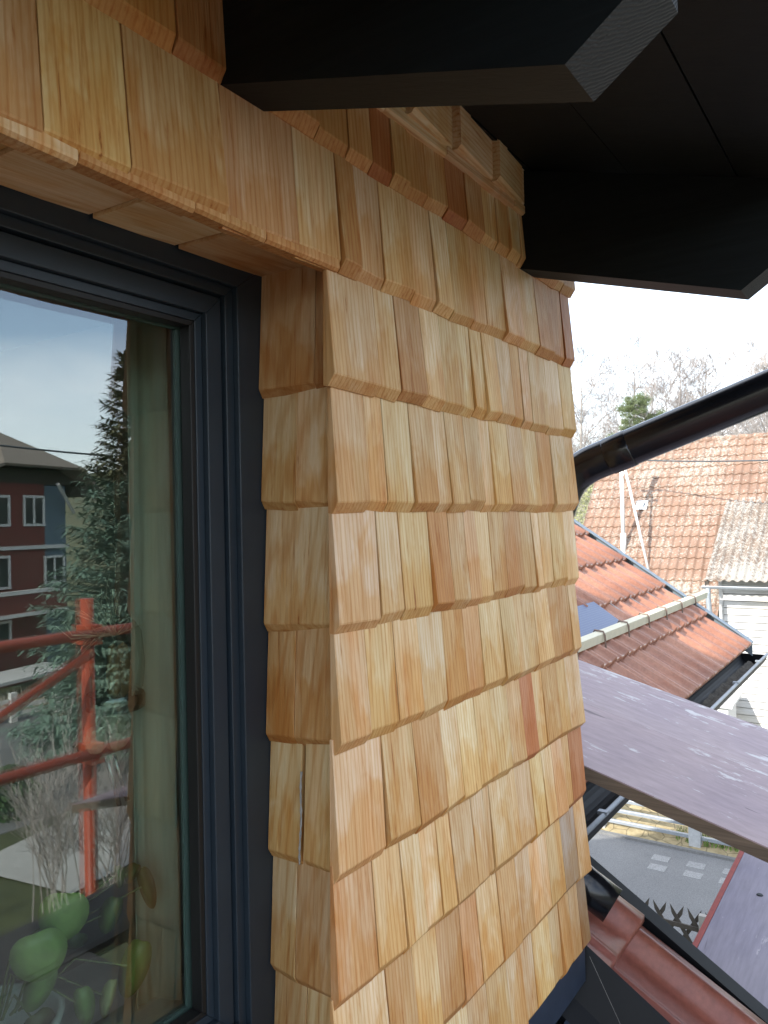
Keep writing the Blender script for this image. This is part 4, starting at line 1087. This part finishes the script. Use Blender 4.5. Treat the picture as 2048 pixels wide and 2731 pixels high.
for (x, y, z, w_, h_, a_, c_, yaw) in (
    (.540, .262, -.452, .046, .042, 8, GR, 0), (.513, .268, -.487, .050, .042, -10, GR, 8), (.522, .285, -.532, .026, .045, 25, G2, -10),
    (.572, .272, -.577, .020, .036, -6, G2, 0), (.606, .268, -.583, .015, .034, 16, YL, 15), (.648, .275, -.568, .030, .056, 18, (.15, .22, .05), -10),
    (.682, .290, -.482, .017, .044, -14, DG, 0), (.634, .285, -.448, .012, .022, -5, (.12, .17, .05), 0), (.620, .282, -.490, .022, .034, 20, (.11, .16, .045), 5),
    (.660, .290, -.455, .014, .020, 30, DG, 0), (.535, .30, -.593, .03, .034, -20, DG, 20), (.590, .32, -.52, .03, .016, 20, (.05, .08, .03), 0)):
    leaf(x, y, z, w_, h_, a_, c_, yaw)

# hanging ornament: glass bowl with dried twigs, paper lampions, steel tubes
HG = empty('hanging_ornament', (.69, .33, .3), 'hanging ornament with glass bowl, dried twigs, cream lampions and dark chime tubes behind the window', 'ornament')
m = MB(); m.tube([(.705, .33, .55), (.705, .33, -.17)], .0004, 5); part(m, 'thread', M_strap, HG)
M_bowl = glass('bowl_glass', .12, (.88, .90, .88))
m = MB(); m.lathe([(.022, .060), (.032, .045), (.036, .0), (.033, -.030), (.020, -.048), (0, -.052)], (.702, .325, -.185), 28); part(m, 'glass_bowl', M_bowl, HG, smooth=True)
m = MB()
for cx_, r_ in ((.696, .010), (.712, .011)): m.lathe([(.0, .035), (r_*.6, .030), (r_, .0), (r_*.9, -.03), (0, -.042)], (cx_, .326, -.19), 16)
part(m, 'amber_vial', M_amber, HG, smooth=True)
m = MB(); m.lathe([(.037, .004), (.039, 0), (.038, -.016), (.030, -.020), (.030, -.016), (.035, 0)], (.698, .325, -.226), 28); part(m, 'band', M_steel, HG, smooth=True)
m = MB()
random.seed(21)
for k in range(16): segs(m, Vector((.70, .325, -.145)), Vector((random.gauss(0, .8), random.gauss(0, .5), random.uniform(.0, 1))).normalized(), random.uniform(.04, .07), .0011, 3, 4, .7, .1, (3, 5), .0005)
part(m, 'dried_twigs', M_dry, HG)
for c_, rr_, el in (((.690, .315, -.268), .021, 1.35), ((.652, .305, -.272), .015, 1.2)):
    m = MB(); n_ = 14
    m.lathe([(rr_*sin(pi*i/n_)*(1+.03*(i % 2)), rr_*el*cos(pi*i/n_)) for i in range(n_+1)], c_, 12); m.tube([(c_[0], c_[1], c_[2]+rr_*el), (.69, .322, -.228)], .0008, 5); part(m, 'paper_lampion', M_paper, HG)
for a_, b_ in (((.672, .31, -.300), (.690, .31, -.368)), ((.683, .31, -.300), (.703, .31, -.365))):
    m = MB(); m.tube([a_, b_], .0032, 10); part(m, 'chime_tube', M_steel, HG, smooth=True)
HG.location.x -= .034
